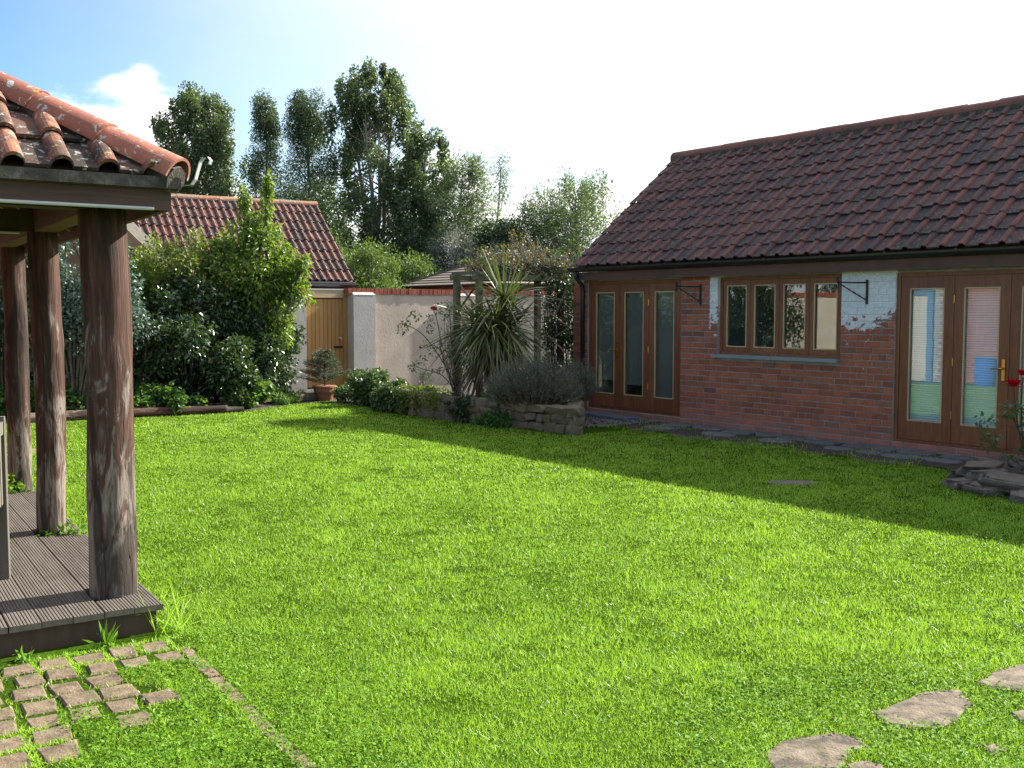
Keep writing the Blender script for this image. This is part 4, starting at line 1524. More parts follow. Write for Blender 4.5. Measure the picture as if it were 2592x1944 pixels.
for i, (a, w, lab) in enumerate(((-5.22, 0.60, 'blue-grey slab step under the first leaf of the far doors'), (-4.66, 0.62, 'blue-grey slab step overlapping towards the brick pier'))):
    b = MB()
    p = [(a, -0.40), (a + w, -0.40), (a + w, -0.08), (a, -0.08)]
    b.prism([tuple((BW + BD * x + BI * (y + (-0.06 if i else 0.02)))[:2]) for x, y in p], 0.0, 0.062, 0.008)
    tag(b.build('slab_step', M['slate']), lab, 'step', 'slab steps by the barn doors')


# ------------------------------------------------------------------ the rendered garden wall and gate
WO = Vector((-4.18, 20.39, 0))
WROT = math.atan2(BI.y, BI.x)


def build_garden_wall():
    root = empty('garden_wall', 'tall rendered garden wall with piers and red brick coping', 'wall', WO, WROT)
    p = MB()
    p.box((1.70, 0.10, -0.1), (9.0, 0.33, 1.965))
    p.build('wall_panel', M['render'], root)
    p = MB()
    p.box((-6.0, 0.14, -0.1), (-0.2505, 0.34, 1.965))
    p.build('wall_panel', M['render_grey'], root)
    for s0, s1, y1, mat in ((-0.25, 0.15, 0.40, 'render_grey'), (1.21, 1.72, 0.36, 'render_grey'), (3.80, 4.27, 0.34, 'render'), (6.42, 6.86, 0.34, 'render')):
        b = MB()
        b.box((s0, 0.0, -0.1), (s1, y1, 1.95))
        pier = b.build('pier', M[mat], root)
        if s0 > 0:
            c = MB()
            c.add([(s0 - .006, -0.006, 1.95), (s1 + .006, -0.006, 1.95), (s1 + .006, 0.12, 1.95), (s0 - .006, 0.12, 1.95), (s0 + .03, 0.098, 2.015), (s1 - .03, 0.098, 2.015), (s1 - .03, 0.119, 2.015), (s0 + .03, 0.119, 2.015)],
                  [(0, 3, 2, 1), (0, 1, 5, 4), (1, 2, 6, 5), (3, 0, 4, 7), (4, 5, 6, 7), (2, 3, 7, 6)])
            c.build('pier_cap', M['white_paint'] if False else M['render_grey'], pier)
    # door reveal and threshold
    b = MB()
    b.box((0.10, 0.06, -0.05), (1.24, 0.42, 0.05))
    b.build('threshold', M['render_grey'], root)
    # brick on edge coping
    u = MB()
    u.box((0.003, -0.02, 0), (0.097, 0.26, 0.118))
    me = u.mesh('coping_brick', M['coping'])
    x = 1.13
    while x < 8.9:
        link('coping_brick', me, root, (x, 0.095 + random.uniform(-.004, .004), 1.966 + random.uniform(-.003, .003)), (0, 0, random.uniform(-.01, .01)))
        x += 0.104
    for x in (-0.24, -0.136, -0.032, 0.072 - 0.02):
        link('coping_brick', me, root, (x, 0.05, 1.952), (0, 0, 0))
    x = -6
    while x < -0.36:
        link('coping_brick', me, root, (x, 0.11 + random.uniform(-.004, .004), 1.966), (0, 0, 0))
        x += 0.104
    b = MB()
    b.box((1.14, 0.11, 1.95), (8.95, 0.32, 2.07))
    b.box((-6.0, 0.13, 1.95), (-0.26, 0.34, 2.07))
    b.build('coping_mortar', M['mortar'], root)
    # gate
    gate = empty('garden_gate', 'honey-coloured boarded timber gate set between rendered piers', 'gate', WO + BI * 0.15 + Vector((-BI.y, BI.x, 0)) * 0.26, WROT)
    x0, x1 = 0.02, 1.0
    n = 10
    bw = (x1 - x0 - 0.08) / n
    for i in range(n):
        b = MB()
        b.box((x0 + 0.04 + i * bw + 0.003, 0 + random.uniform(-.0015, .0015), 0.08), (x0 + 0.04 + (i + 1) * bw - 0.003, 0.03, 1.86))
        b.build('plank', M['gate'], gate)
    b = MB()
    b.box((x0 + 0.04, 0.031, 0.08), (x1 - 0.04, 0.05, 1.86))
    b.build('backing', M['dark_beam'], gate)
    b = MB()
    b.box((x0 - 0.04, -0.01, 0.05), (x0 + 0.038, 0.07, 1.90))
    b.box((x1 - 0.038, -0.01, 0.05), (x1 + 0.06, 0.07, 2.06))
    b.build('gate_frame', M['gate'], gate)
    b = MB()
    b.box((x0 - 0.04, -0.02, 1.885), (x1 - 0.045, 0.06, 2.045))
    b.build('lintel_board', M['lintel'], gate)
    b = MB()
    b.box((x0 - 0.12, -0.03, 2.046), (x1 + 0.06, 0.10, 2.066))
    b.build('weather_strip', M['white_paint'], gate)
    b = MB()
    b.box((0.74, -0.012, 0.86), (0.94, 0, 0.905))
    b.tube([(0.76, -0.022, 0.883), (0.92, -0.022, 0.883)], 0.010, 6)
    b.tube([(0.82, -0.022, 0.883), (0.82, -0.05, 0.895)], 0.008, 6)
    b.build('bolt', M['iron'], gate)
    b = MB()
    b.tube([(0.88, 0, 1.06), (0.88, -0.03, 1.06), (0.88, -0.045, 1.06), (0.88, -0.055, 1.06)], [0.03, 0.022, 0.03, 0.02], 12)
    b.build('knob', M['steel'], gate)


build_garden_wall()


# ------------------------------------------------------------------ tiled outbuilding behind the wall
def build_shed():
    rot = R(30)
    o = Vector((-3.28, 21.55, 0))
    root = empty('tiled_outbuilding', 'small outbuilding with a ribbed red tile roof behind the gate', 'building', o, rot)
    P = math.atan2(1.79, 2.26)
    SL = math.hypot(1.79, 2.26)
    EZ, L = 2.22, 6.6
    b = MB()
    b.box((-L, 0.18, 0), (-0.12, 0.38, 2.2))
    b.add([(-0.32, 0.38, 0), (-0.12, 0.38, 0), (-0.12, 4.2, 0), (-0.32, 4.2, 0), (-0.32, 0.38, 2.25), (-0.12, 0.38, 2.25), (-0.12, 2.26, 3.86), (-0.32, 2.26, 3.86), (-0.12, 4.2, 2.25), (-0.32, 4.2, 2.25)],
          [(0, 1, 5, 4), (1, 2, 8, 6, 5), (3, 0, 4, 7, 9), (4, 5, 6, 7), (6, 8, 9, 7), (2, 3, 9, 8)])
    b.box((-L, 4.0, 0), (-0.33, 4.2, 2.2))
    b.build('wall', M['coping'], root)
    r = MB()
    r.add([(-L, 0.03, EZ - 0.03), (0, 0.03, EZ - 0.03), (0, 2.26, EZ + 1.76), (-L, 2.26, EZ + 1.76), (-L, 4.5, EZ - 0.03), (0, 4.5, EZ - 0.03),
           (-L, 0.03, EZ - 0.08), (0, 0.03, EZ - 0.08), (0, 2.26, EZ + 1.70), (-L, 2.26, EZ + 1.70), (-L, 4.5, EZ - 0.08), (0, 4.5, EZ - 0.08)],
          [(0, 1, 2, 3), (3, 2, 5, 4), (7, 6, 9, 8), (8, 9, 10, 11), (0, 6, 7, 1), (1, 7, 8, 2), (2, 8, 11, 5), (3, 9, 6, 0), (4, 10, 9, 3)])
    roof = r.build('roof', M['stile_pan'], root)
    tw, rows = 0.305, 8
    ga = (SL - 0.05) / rows
    tm = tile_mesh('roof_tile', tw + 0.003, ga + 0.05, 2, 0.075, 0.042, [M['stile_roll'], M['stile_pan']], 0.018, 0.026, 4)
    for c in range(int(L / tw)):
        for k in range(rows):
            link('roof_tile', tm, roof, (-(c + 1) * tw, k * ga * math.cos(P), EZ + k * ga * math.sin(P)), (P + random.uniform(-.012, .012), random.uniform(-.008, .008), random.uniform(-.006, .006)))
    hr = half_round('ridge_tile', 0.12, 0.44, M['sridge'], 6)
    for k in range(15):
        link('ridge_tile', hr, roof, (0.02 - k * 0.44, 2.26, EZ + 1.74), (random.uniform(-.012, .012), 0, math.pi / 2), (1, 0.98, 0.95))
    b = MB()
    b.box((-L, 2.14, EZ + 1.66), (0, 2.38, EZ + 1.76))
    b.build('ridge_bedding', M['bedding'], roof)
    b = MB()
    b.tube([(-L, -0.05, 2.16), (0.02, -0.05, 2.16)], 0.055, 8)
    b.build('gutter', M['gutter'], root)
    b = MB()
    b.box((-L, 0.02, 2.07), (-0.02, 0.05, 2.17))
    b.build('fascia', M['fascia_wood'], root)


build_shed()


def build_timber_gable():
    """brown timber building whose bargeboard shows between the first post and the shrubs"""
    root = empty('timber_summerhouse', 'brown timber summerhouse gable half hidden by the shrubs', 'summerhouse', (-7.35, 18.2, 0), R(8))
    b = MB()
    b.add([(-1.1, 0, 0), (1.1, 0, 0), (1.1, 0, 2.35), (0, 0, 3.5), (-1.1, 0, 2.35), (-1.1, 1.8, 0), (1.1, 1.8, 0), (1.1, 1.8, 2.35), (0, 1.8, 3.5), (-1.1, 1.8, 2.35)],
          [(0, 1, 2, 3, 4), (9, 8, 7, 6, 5), (1, 6, 7, 2), (2, 7, 8, 3), (3, 8, 9, 4), (4, 9, 5, 0)])
    b.build('wall', M['raft'], root)
    for i in range(17):
        z = 0.1 + i * 0.14
        b = MB()
        b.box((-1.1, -0.018, z), (1.1, 0, z + 0.13))
        b.build('plank', M['raft'], root)
    b = MB()
    for sg in (-1, 1):
        b.bar((0, 0.95, 3.60), (1.48 * sg, 0.95, 2.09), 2.4, 0.03, up=(sg * .7, 0, .7))
    b.build('roof', M['bedding'], root)
    for sg in (-1, 1):
        b = MB()
        b.bar((0, -0.32, 3.60), (1.5 * sg, -0.32, 2.07), 0.03, 0.17, up=(0, 0, 1))
        b.build('bargeboard', M['raft'], root)


build_timber_gable()


def build_gazebo():
    root = empty('shingle_gazebo', 'hipped cedar-shingle roof of a gazebo beyond the garden wall', 'gazebo', (0.1, 28.4, 0), R(38))
    W = 2.35
    ez, az = 2.28, 3.25
    rb = MB()
    rb.add([(-W, -W, ez - 0.03), (W, -W, ez - 0.03), (W, W, ez - 0.03), (-W, W, ez - 0.03), (0, 0, az - 0.03)], [(0, 1, 4), (1, 2, 4), (2, 3, 4), (3, 0, 4), (3, 2, 1, 0)])
    roof = rb.build('roof', M['dark_beam'], root)
    nrow = 13
    for side in range(4):
        for k in range(nrow):
            t0, t1 = k / nrow, (k + 1.25) / nrow
            t1 = min(t1, 1)
            a, b2 = W * (1 - t0), W * (1 - t1)
            z0, z1 = ez + (az - ez) * t0 + 0.025, ez + (az - ez) * t1
            c = MB()
            q = [(-a, -a, z0), (a, -a, z0), (b2, -b2, z1), (-b2, -b2, z1), (-a, -a, z0 - 0.025), (a, -a, z0 - 0.025)]
            m = Matrix.Rotation(side * math.pi / 2, 3, 'Z')
            q = [tuple(m @ Vector(v)) for v in q]
            c.add(q, [(0, 1, 2, 3), (4, 5, 1, 0)])
            c.build('shingle_course', M['shingle'], roof)
    b = MB()
    for sx in (-1, 1):
        for sy in (-1, 1):
            b.bar((sx * W, sy * W, ez + 0.03), (0, 0, az + 0.03), 0.10, 0.03)
    b.build('hip_board', M['shingle'], roof)
    for sx in (-1, 1):
        for sy in (-1, 1):
            b = MB()
            b.box((sx * 1.95 - 0.07, sy * 1.95 - 0.07, 0), (sx * 1.95 + 0.07, sy * 1.95 + 0.07, ez - 0.02))
            b.build('post', M['raft'], root)
    b = MB()
    for i in range(4):
        m = Matrix.Rotation(i * math.pi / 2, 3, 'Z')
        b.bar(m @ Vector((-2.2, -1.95, ez - 0.10)), m @ Vector((2.2, -1.95, ez - 0.10)), 0.06, 0.13)
    b.build('beam', M['raft'], root)


build_gazebo()


# ------------------------------------------------------------------ the pavilion
def log_mesh(name, h, r0, r1, bow, seed, mat):
    nr, ns = 70, 28
    vs, fs = [], []
    for i in range(nr + 1):
        t = i / nr
        z = t * h
        cx = bow * math.sin(math.pi * t) + 0.012 * mnoise.noise(Vector((seed * 3.1, 0, z * 1.6)))
        cy = 0.012 * mnoise.noise(Vector((0, seed * 2.7, z * 1.6)))
        for k in range(ns):
            a = 2 * math.pi * k / ns
            d = Vector((math.cos(a), math.sin(a), 0))
            r = r0 + (r1 - r0) * t
            q = Vector((d.x * 1.4, d.y * 1.4, z * 2.0 + seed * 11))
            r *= 1 + 0.085 * mnoise.noise(q) + 0.03 * mnoise.noise(Vector((d.x * 6, d.y * 6, z * 3.5 + seed)))
            # knots
            for kz, ka, ks in ((0.42, 0.4 + seed, 0.10), (0.66, 2.2 + seed * 2, 0.08), (0.25, 4.0 + seed, 0.07)):
                dd = ((z - kz * h) / 0.06) ** 2 + ((math.atan2(math.sin(a - ka), math.cos(a - ka))) / 0.35) ** 2
                r *= 1 + ks * math.exp(-dd)
            # narrow drying splits
            for sa, sd in ((5.05 + 0.2 * seed, 0.05), (5.6 + seed, 0.035), (1.0 + seed, 0.04)):
                wob = sa + 0.10 * mnoise.noise(Vector((seed, z * 0.8, 5)))
                dd = abs(math.atan2(math.sin(a - wob), math.cos(a - wob)))
                if dd < 0.12:
                    r *= 1 - sd * (1 - dd / 0.12)
            vs.append((cx + d.x * r, cy + d.y * r, z))
    for i in range(nr):
        for k in range(ns):
            a, b = i * ns + k, i * ns + (k + 1) % ns
            fs.append((a, b, b + ns, a + ns))
    fs.append(tuple(range(nr * ns, (nr + 1) * ns)))
    me = bpy.data.meshes.new(name)
    me.from_pydata(vs, [], fs)
    me.materials.append(mat)
    me.polygons.foreach_set('use_smooth', np.ones(len(fs), dtype=bool))
    return me


def build_pavilion():
    root = empty('garden_pavilion', 'open timber pavilion on log posts with hipped pantile roof', 'pavilion', PW, PROT)
    W = 4.4
    DZ = 0.15
    # deck planks run away from the camera, with square cut-outs round the posts
    posts = [(-0.165, 0.37, 0.119, 0.116, 0.010), (-0.18, 2.16, 0.092, 0.092, 0.022), (-0.115, 4.06, 0.09, 0.09, 0.015)]
    gaps = [(x - 0.15, x + 0.13, y - 0.15, y + 0.14) for x, y, _, _, _ in posts]
    pw = 0.142
    dk = MB()
    x = 0.0
    prm = []
    while x > -W:
        prm.append((x - pw + 0.004, x))
        x -= pw
    for a, b in prm:
        ys = [(0.0, W)]
        for g in gaps:
            if b > g[0] and a < g[1]:
                cut_full = a >= g[0] - 0.05
                ny = []
                for y0, y1 in ys:
                    if g[2] > y0 and g[3] < y1 and cut_full and b < g[1] + 0.01:
                        ny += [(y0, g[2]), (g[3], y1)]
                    else:
                        ny.append((y0, y1))
                ys = ny
        for y0, y1 in ys:
            m = MB()
            # ribbed top: fine grooves along the board
            n = 9
            rw = (b - a) / n
            vs, fs = [], []
            prof = []
            for i in range(n):
                prof += [(a + i * rw, DZ - 0.004), (a + i * rw + rw * 0.25, DZ), (a + i * rw + rw * 0.75, DZ)]
            prof.append((b, DZ - 0.004))
            k = len(prof)
            vs = [(p, y0, z) for p, z in prof] + [(p, y1, z) for p, z in prof] + [(a, y0, DZ - 0.03), (b, y0, DZ - 0.03), (a, y1, DZ - 0.03), (b, y1, DZ - 0.03)]
            for i in range(k - 1):
                fs.append((i, i + 1, k + i + 1, k + i))
            fs += [tuple([2 * k, 2 * k + 1] + list(range(k - 1, -1, -1))), (2 * k + 1, 2 * k + 3, 2 * k - 1, k - 1), (2 * k + 2, 2 * k, 0, k), (2 * k + 2, 2 * k + 3, 2 * k + 1, 2 * k)]
            m.add(vs, fs, 0, 0.0)
            m.build('deck_plank', M['deck'], root, (random.uniform(-.001, .001), random.uniform(-.006, .006), random.uniform(-.001, .001)))
    m = MB()
    m.box((-W, 0.03, -0.02), (-0.03, 0.075, DZ - 0.031))
    m.box((-0.075, 0.0751, -0.02), (-0.03, W, DZ - 0.031))
    m.build('deck_joist', M['dark_beam'], root)
    # posts
    for i, (x, y, r0, r1, bow) in enumerate(posts + [(-W + 0.17, 0.37, .115, .11, .01), (-W + .17, 4.06, .1, .1, .01), (-W + .17, 2.16, .1, .1, .01)]):
        link('post', log_mesh('post', 2.15, r0, r1, bow, i + 1, M['log']), root, (x, y, 0.0))
    # beams, fascia
    Z0 = 2.10
    b = MB()
    b.box((-W, 0.28, Z0 + 0.03), (-0.12, 0.42, Z0 + 0.17))
    b.build('beam', M['dark_beam'], root)
    b = MB()
    b.box((-0.235, 0.4205, Z0 + 0.03), (-0.105, W - 0.05, Z0 + 0.17))
    b.build('beam', M['beam_brown'], root)
    b = MB()
    b.box((-W, W - 0.36, Z0 + 0.03), (-0.236, W - 0.24, Z0 + 0.17))
    b.build('beam', M['beam_brown'], root)
    b = MB()
    b.box((-W, 2.10, Z0 + 0.03), (-0.236, 2.23, Z0 + 0.17))
    b.build('beam', M['dark_beam'], root)
    b = MB()
    b.box((-W + 0.1, 0.28, Z0 + 0.035), (-W + 0.24, W - 0.3, Z0 + 0.165))
    b.build('beam', M['beam_brown'], root)
    fo = 0.05
    for p, q in (((-W - fo, -fo), (fo, -fo)), ((fo, -fo), (fo, W + fo)), ((fo, W + fo), (-W - fo, W + fo)), ((-W - fo, W + fo), (-W - fo, -fo))):
        b = MB()
        d = (Vector(q) - Vector(p)).normalized() * 0.016
        b.bar((p[0] + d.x, p[1] + d.y, Z0 + 0.075), (q[0] + d.x, q[1] + d.y, Z0 + 0.075), 0.032, 0.135)
        b.build('fascia', M['pav_wood'], root)
    b = MB()
    b.tube([(-W, -fo - 0.026, Z0 + 0.012), (-0.02, -fo - 0.026, Z0 + 0.012)], 0.0085, 8)
    b.build('light_strip', M['paintmetal'], root)
    b = MB()
    b.tube([(-W, 2.09, Z0 + 0.02), (-0.32, 2.09, Z0 + 0.02)], 0.0085, 8)
    b.build('light_strip', M['paintmetal'], root)
    # roof: pyramid hip
    P = R(33.5)
    e = 0.085
    EZ = Z0 + 0.155
    half = W / 2 + e
    cx, cy = -W / 2, W / 2
    AZ = EZ + half * math.tan(P)
    c = [(e, -e), (e, W + e), (-W - e, W + e), (-W - e, -e)]
    rb = MB()
    rb.add([(x, y, EZ - 0.02) for x, y in c] + [(cx, cy, AZ - 0.02)] + [(x, y, EZ - 0.05) for x, y in c] + [(cx, cy, AZ - 0.06)],
           [(0, 1, 4), (1, 2, 4), (2, 3, 4), (3, 0, 4), (6, 5, 9), (7, 6, 9), (8, 7, 9), (5, 8, 9), (0, 5, 6, 1), (1, 6, 7, 2), (2, 7, 8, 3), (3, 8, 5, 0)])
    roof = rb.build('roof', M['beam_brown'], root)
    # mortar fillet under the eave tiles
    for p, q in (((-W - 0.07, -0.085), (0.085, -0.085)), ((0.085, -0.085), (0.085, W + 0.085))):
        b = MB()
        n = 1
        for i in range(n):
            t0, t1 = i / n, (i + 1) / n
            p0, p1 = Vector(p).lerp(Vector(q), t0), Vector(p).lerp(Vector(q), t1 + 0.002)
            b.bar((p0.x, p0.y, EZ - 0.018), (p1.x, p1.y, EZ - 0.018), 0.05, 0.055)
        b.build('eave_bedding', M['bedding'], roof)
    # rafters under the right and front eaves
    for i in range(11):
        y = 0.25 + i * 0.4
        t = min(min(y, W - y), W / 2)
        b = MB()
        b.bar((0.03, y, EZ - 0.075), (0.03 - t, y, EZ - 0.075 + (t) * math.tan(P)), 0.045, 0.07)
        b.build('rafter', M['raft'], roof)
        b = MB()
        b.bar((-y, -0.03, EZ - 0.075), (-y, -0.03 + t, EZ - 0.075 + t * math.tan(P)), 0.045, 0.07)
        b.build('rafter', M['raft'], roof)
    # tiles on the front and the right slope, cut along the hips
    tw, ga = 0.205, 0.30
    tm = tile_mesh('roof_tile', tw + 0.004, ga + 0.06, 1, 0.098, 0.052, [M['ptile_roll'], M['ptile_pan']], 0.018, 0.032, 10)
    rows = int(half / math.cos(P) / ga) + 1
    for face, lim in ((0, 300), (1, 300)):
        rz = 0 if face == 0 else math.pi / 2
        M4 = Matrix.Translation((cx, cy, 0)) @ Matrix.Rotation(rz, 4, 'Z')
        for r in range(rows):
            for k in range(-12, 13):
                x0 = k * tw - 0.03
                y0 = -half + r * ga * math.cos(P)
                z0 = EZ + r * ga * math.sin(P) + 0.004
                w_at = half - (r * ga * math.cos(P))
                if x0 > w_at or x0 + tw < -w_at:
                    continue
                loc = M4 @ Vector((x0, y0, z0))
                crossing = (x0 + tw > w_at - 0.33 * 0.8) or (x0 < -w_at + 0.33 * 0.8)
                me = tm
                if crossing:
                    bm = bmesh.new()
                    bm.from_mesh(tm)
                    for sg in (-1, 1):
                        # keep |x| < half - plan distance up the slope
                        pc = Vector((sg * w_at - x0 - sg * 0.02, 0, 0))
                        nrm = Vector((sg, math.cos(P), 0)).normalized()
                        geom = bm.verts[:] + bm.edges[:] + bm.faces[:]
                        bmesh.ops.bisect_plane(bm, geom=geom, plane_co=pc, plane_no=nrm, clear_outer=True)
                    if len(bm.faces) < 2:
                        bm.free()
                        continue
                    me = bpy.data.meshes.new('roof_tile')
                    bm.to_mesh(me)
                    bm.free()
                    if not me.materials:
                        for mm in tm.materials:
                            me.materials.append(mm)
                link('roof_tile', me, roof, loc, (P + random.uniform(-.015, .015), 0, rz + random.uniform(-.01, .01)))
    # hip tiles
    hr = half_round('hip_tile', 0.095, 0.46, M['hip'], 22, 0.10)
    for qx, qy in ((1, -1), (1, 1), (-1, -1)):
        d = Vector((-qx, -qy, math.tan(P))).normalized()
        st = Vector((cx + qx * (half + 0.005), cy + qy * (half + 0.005), EZ + 0.008))
        n = 7
        for k in range(n):
            p = st + d * (k * 0.415)
            q = d.to_track_quat('Y', 'Z')
            o = link('hip_tile', hr, roof, p, q.to_euler())
        b = MB()
        pts = []
        for k in range(30):
            t = k / 29 * 3.0
            w = 0.012
            pts.append(st + d * t + Vector((random.uniform(-w, w), random.uniform(-w, w), -0.012)))
        b.tube(pts, [0.075 + random.uniform(-.006, .010) for _ in pts], 8)
        b.build('hip_bedding', M['bedding'], roof)
    # scrolled hip iron at the corner
    st = Vector((cx + (half + 0.02), cy - (half + 0.02), EZ - 0.02))
    out = Vector((1, -1, 0)).normalized()
    b = MB()
    prof = [(0.0, -0.01), (0.055, -0.005), (0.075, 0.02), (0.088, 0.06), (0.102, 0.10), (0.122, 0.125), (0.145, 0.125), (0.158, 0.108), (0.150, 0.090), (0.134, 0.090)]
    side = Vector((1, 1, 0)).normalized() * 0.013
    vs = []
    for a, z in prof:
        p = st + out * a + Vector((0, 0, z))
        for t in (0, 0.005):
            vs += [p + side + out * t, p - side + out * t]
    fs = []
    for i in range(len(prof) - 1):
        k = i * 4
        fs += [(k, k + 1, k + 5, k + 4), (k + 2, k + 6, k + 7, k + 3), (k, k + 4, k + 6, k + 2), (k + 1, k + 3, k + 7, k + 5)]
    b.add(vs, fs)
    b.build('hip_iron', M['paintmetal'], root)


build_pavilion()


def build_chair():
    """teak garden chair on the deck; only one back post shows in the frame"""
    loc = PW + PX * 0 + Vector((-2.80 + 1.754, 5.60 - 5.121, 0))
    root = empty('garden_chair', 'greyed teak garden chair standing on the pavilion deck', 'chair', (-2.795, 5.62, 0.15), R(-72))
    root.scale = (-1, 1, 1)
    for x in (0.0, -0.56):
        b = MB()
        pts = [(x, 0, 0), (x, 0, 0.5), (x, 0.0, 0.86)]
        b.box((x - 0.03, -0.025, 0), (x + 0.03, 0.025, 0.88))
        b.box((x - 0.022, -0.0245, 0.88), (x + 0.022, 0.0245, 0.895))
        b.build('back_post', M['chair'], root)
        b = MB()
        b.box((x - 0.03, -0.52, 0), (x + 0.03, -0.47, 0.62))
        b.build('leg', M['chair'], root)
        b = MB()
        b.box((x - 0.035, -0.54, 0.621), (x + 0.035, -0.026, 0.645))
        b.build('armrest', M['chair'], root)
    for k in range(6):
        b = MB()
        b.box((-0.529, -0.50 + k * 0.08, 0.40), (-0.031, -0.43 + k * 0.08, 0.42))
        b.build('seat_slat', M['chair'], root)
    for k in range(7):
        b = MB()
        b.box((-0.50 + k * 0.068, -0.01, 0.42), (-0.455 + k * 0.068, 0.01, 0.80))
        b.build('back_slat', M['chair'], root)
    b = MB()
    b.box((-0.53, -0.02, 0.80), (-0.031, 0.02, 0.87))
    b.build('top_rail', M['chair'], root)


build_chair()


# ------------------------------------------------------------------ rose pergola, logs, pot
def build_pergola():
    A = Vector((-0.875, 16.5, 0))
    B = A + BD * 0.60
    root = empty('rose_pergola', 'green-stained timber rose pergola spanning to the barn corner', 'pergola')
    C, Dp = A + BI * 1.65, B + BI * 1.65
    for p, zt in ((A, 2.10), (B, 2.12), (C, 2.12), (Dp, 2.12)):
        b = MB()
        b.bar((p.x, p.y, 0.0), (p.x, p.y, zt), 0.085, 0.085, up=tuple(BD))
        b.build('post', M['pergola'] if p in (A, B) else M['dark_beam'], root)
    for p, q in ((A, C), (B, Dp)):
        b = MB()
        d = BI * 0.12
        b.bar(p - d + Vector((0, 0, 2.14)), q + d + Vector((0, 0, 2.15)), 0.05, 0.085)
        b.build('beam', M['pergola'], root)
    for t in (0.0, 0.42, 0.83, 1.24, 1.62):
        b = MB()
        b.bar(A + BI * t - BD * 0.12 + Vector((0, 0, 2.205)), B + BI * t + BD * 0.12 + Vector((0, 0, 2.205)), 0.045, 0.045)
        b.build('rafter', M['pergola'], root)
    # diagonal trellis slats, left side then right side
    def slat(p, q, mat='slat', w=0.035):
        b = MB()
        b.bar(p, q, 0.014, w, up=tuple(BI))
        b.build('trellis_slat', M[mat], root)
    z = Vector((0, 0, 1))
    for z0, z1 in ((0.28, 0.95), (0.95, 1.55), (1.55, 2.05)):
        slat(A + z * z0 - BI * 0.03, B + z * z1 - BI * 0.03, 'pergola')
        slat(A + z * z1 + BI * 0.045, B + z * z0 + BI * 0.045, 'slat')
    e0, e1 = Dp - BD * 0.02, Dp + BD * 0.36
    for za, zb in ((0.95, 0.62), (1.25, 0.92), (1.12, 1.33), (1.62, 1.38), (1.55, 2.0)):
        q0, q1 = (e0, e1) if za != 1.55 else (Dp + BD * 0.18, e1)
        slat(q0 + z * za - BI * 0.27, q1 + z * zb - BI * 0.16)


build_pergola()


def build_logs():
    for p, q, r, lab in (((-7.2, 14.9), (-4.52, 16.36), 0.085, 'long split dark log edging the shrub border'),
                         ((-4.56, 16.36), (-4.30, 16.50), 0.06, 'short pale log end butting the long edging log'),
                         ((-8.4, 16.0), (-6.6, 16.7), 0.10, 'grey log lying behind the border between pavilion posts'),
                         ((-4.1, 18.0), (-3.55, 18.75), 0.10, 'pale stone-like kerb log before the gate pier')):
        p, q = Vector((*p, 0)), Vector((*q, 0))
        d = q - p
        me = log_mesh('edging_log', d.length, r, r * 0.85, 0.02, int(p.x * 10) % 7, M['log'] if r != 0.10 or p.x < -5 else M['bed_stone'])
        o = link('edging_log', me, None, (p.x, p.y, r * 0.72), d.to_track_quat('Z', 'Y').to_euler())
        tag(o, lab, 'log', 'logs edging the border')


build_logs()


def build_pot():
    root = empty('potted_spruce', 'small bluish spruce in a terracotta pot before the gate', 'potted plant', (-3.39, 18.7, 0))
    b = MB()
    b.tube([(0, 0, 0), (0, 0, 0.16), (0, 0, 0.161), (0, 0, 0.235), (0, 0, 0.24), (0, 0, 0.27), (0, 0, 0.265)], [0.135, 0.185, 0.20, 0.205, 0.215, 0.215, 0.18], 20)
    b.build('pot', M['terracotta'], root)
    b = MB()
    b.tube([(0, 0, 0.2), (0, 0, 0.6), (0, 0, 0.93)], [0.022, 0.014, 0.004], 6)
    ps, ds = [], []
    for k in range(120):
        t = random.random() ** 0.9
        z = 0.30 + 0.60 * t
        l = (0.46 * (1 - t) ** 0.75 + 0.07) * random.uniform(0.7, 1.1)
        a = random.uniform(0, 6.283)
        p0 = Vector((0, 0, z))
        d = Vector((math.cos(a), math.sin(a), 0.28)).normalized()
        p1 = p0 + d * l
        b.tube([p0, p1], [0.006, 0.002], 4)
        for i in range(int(150 * l / 0.3)):
            u = random.uniform(0.25, 1.05)
            ps.append(p0 + d * (l * u) + Vector((random.gauss(0, .014), random.gauss(0, .014), random.gauss(0, .012))))
            ds.append(d * 0.8 + Vector((random.gauss(0, .6), random.gauss(0, .6), random.gauss(0.2, .5))))
    b.build('trunk', M['bark'], root)
    n = len(ps)
    P, D = np.array(ps), np.array(ds)
    me = leaf_mesh('needles', P, D, rng.normal(0, 1, (n, 3)) + [0, 0, .6], rng.uniform(0.02, 0.04, n), np.full(n, 0.006), M['lf_con'], 0.1)
    link('needles', me, root)


build_pot()



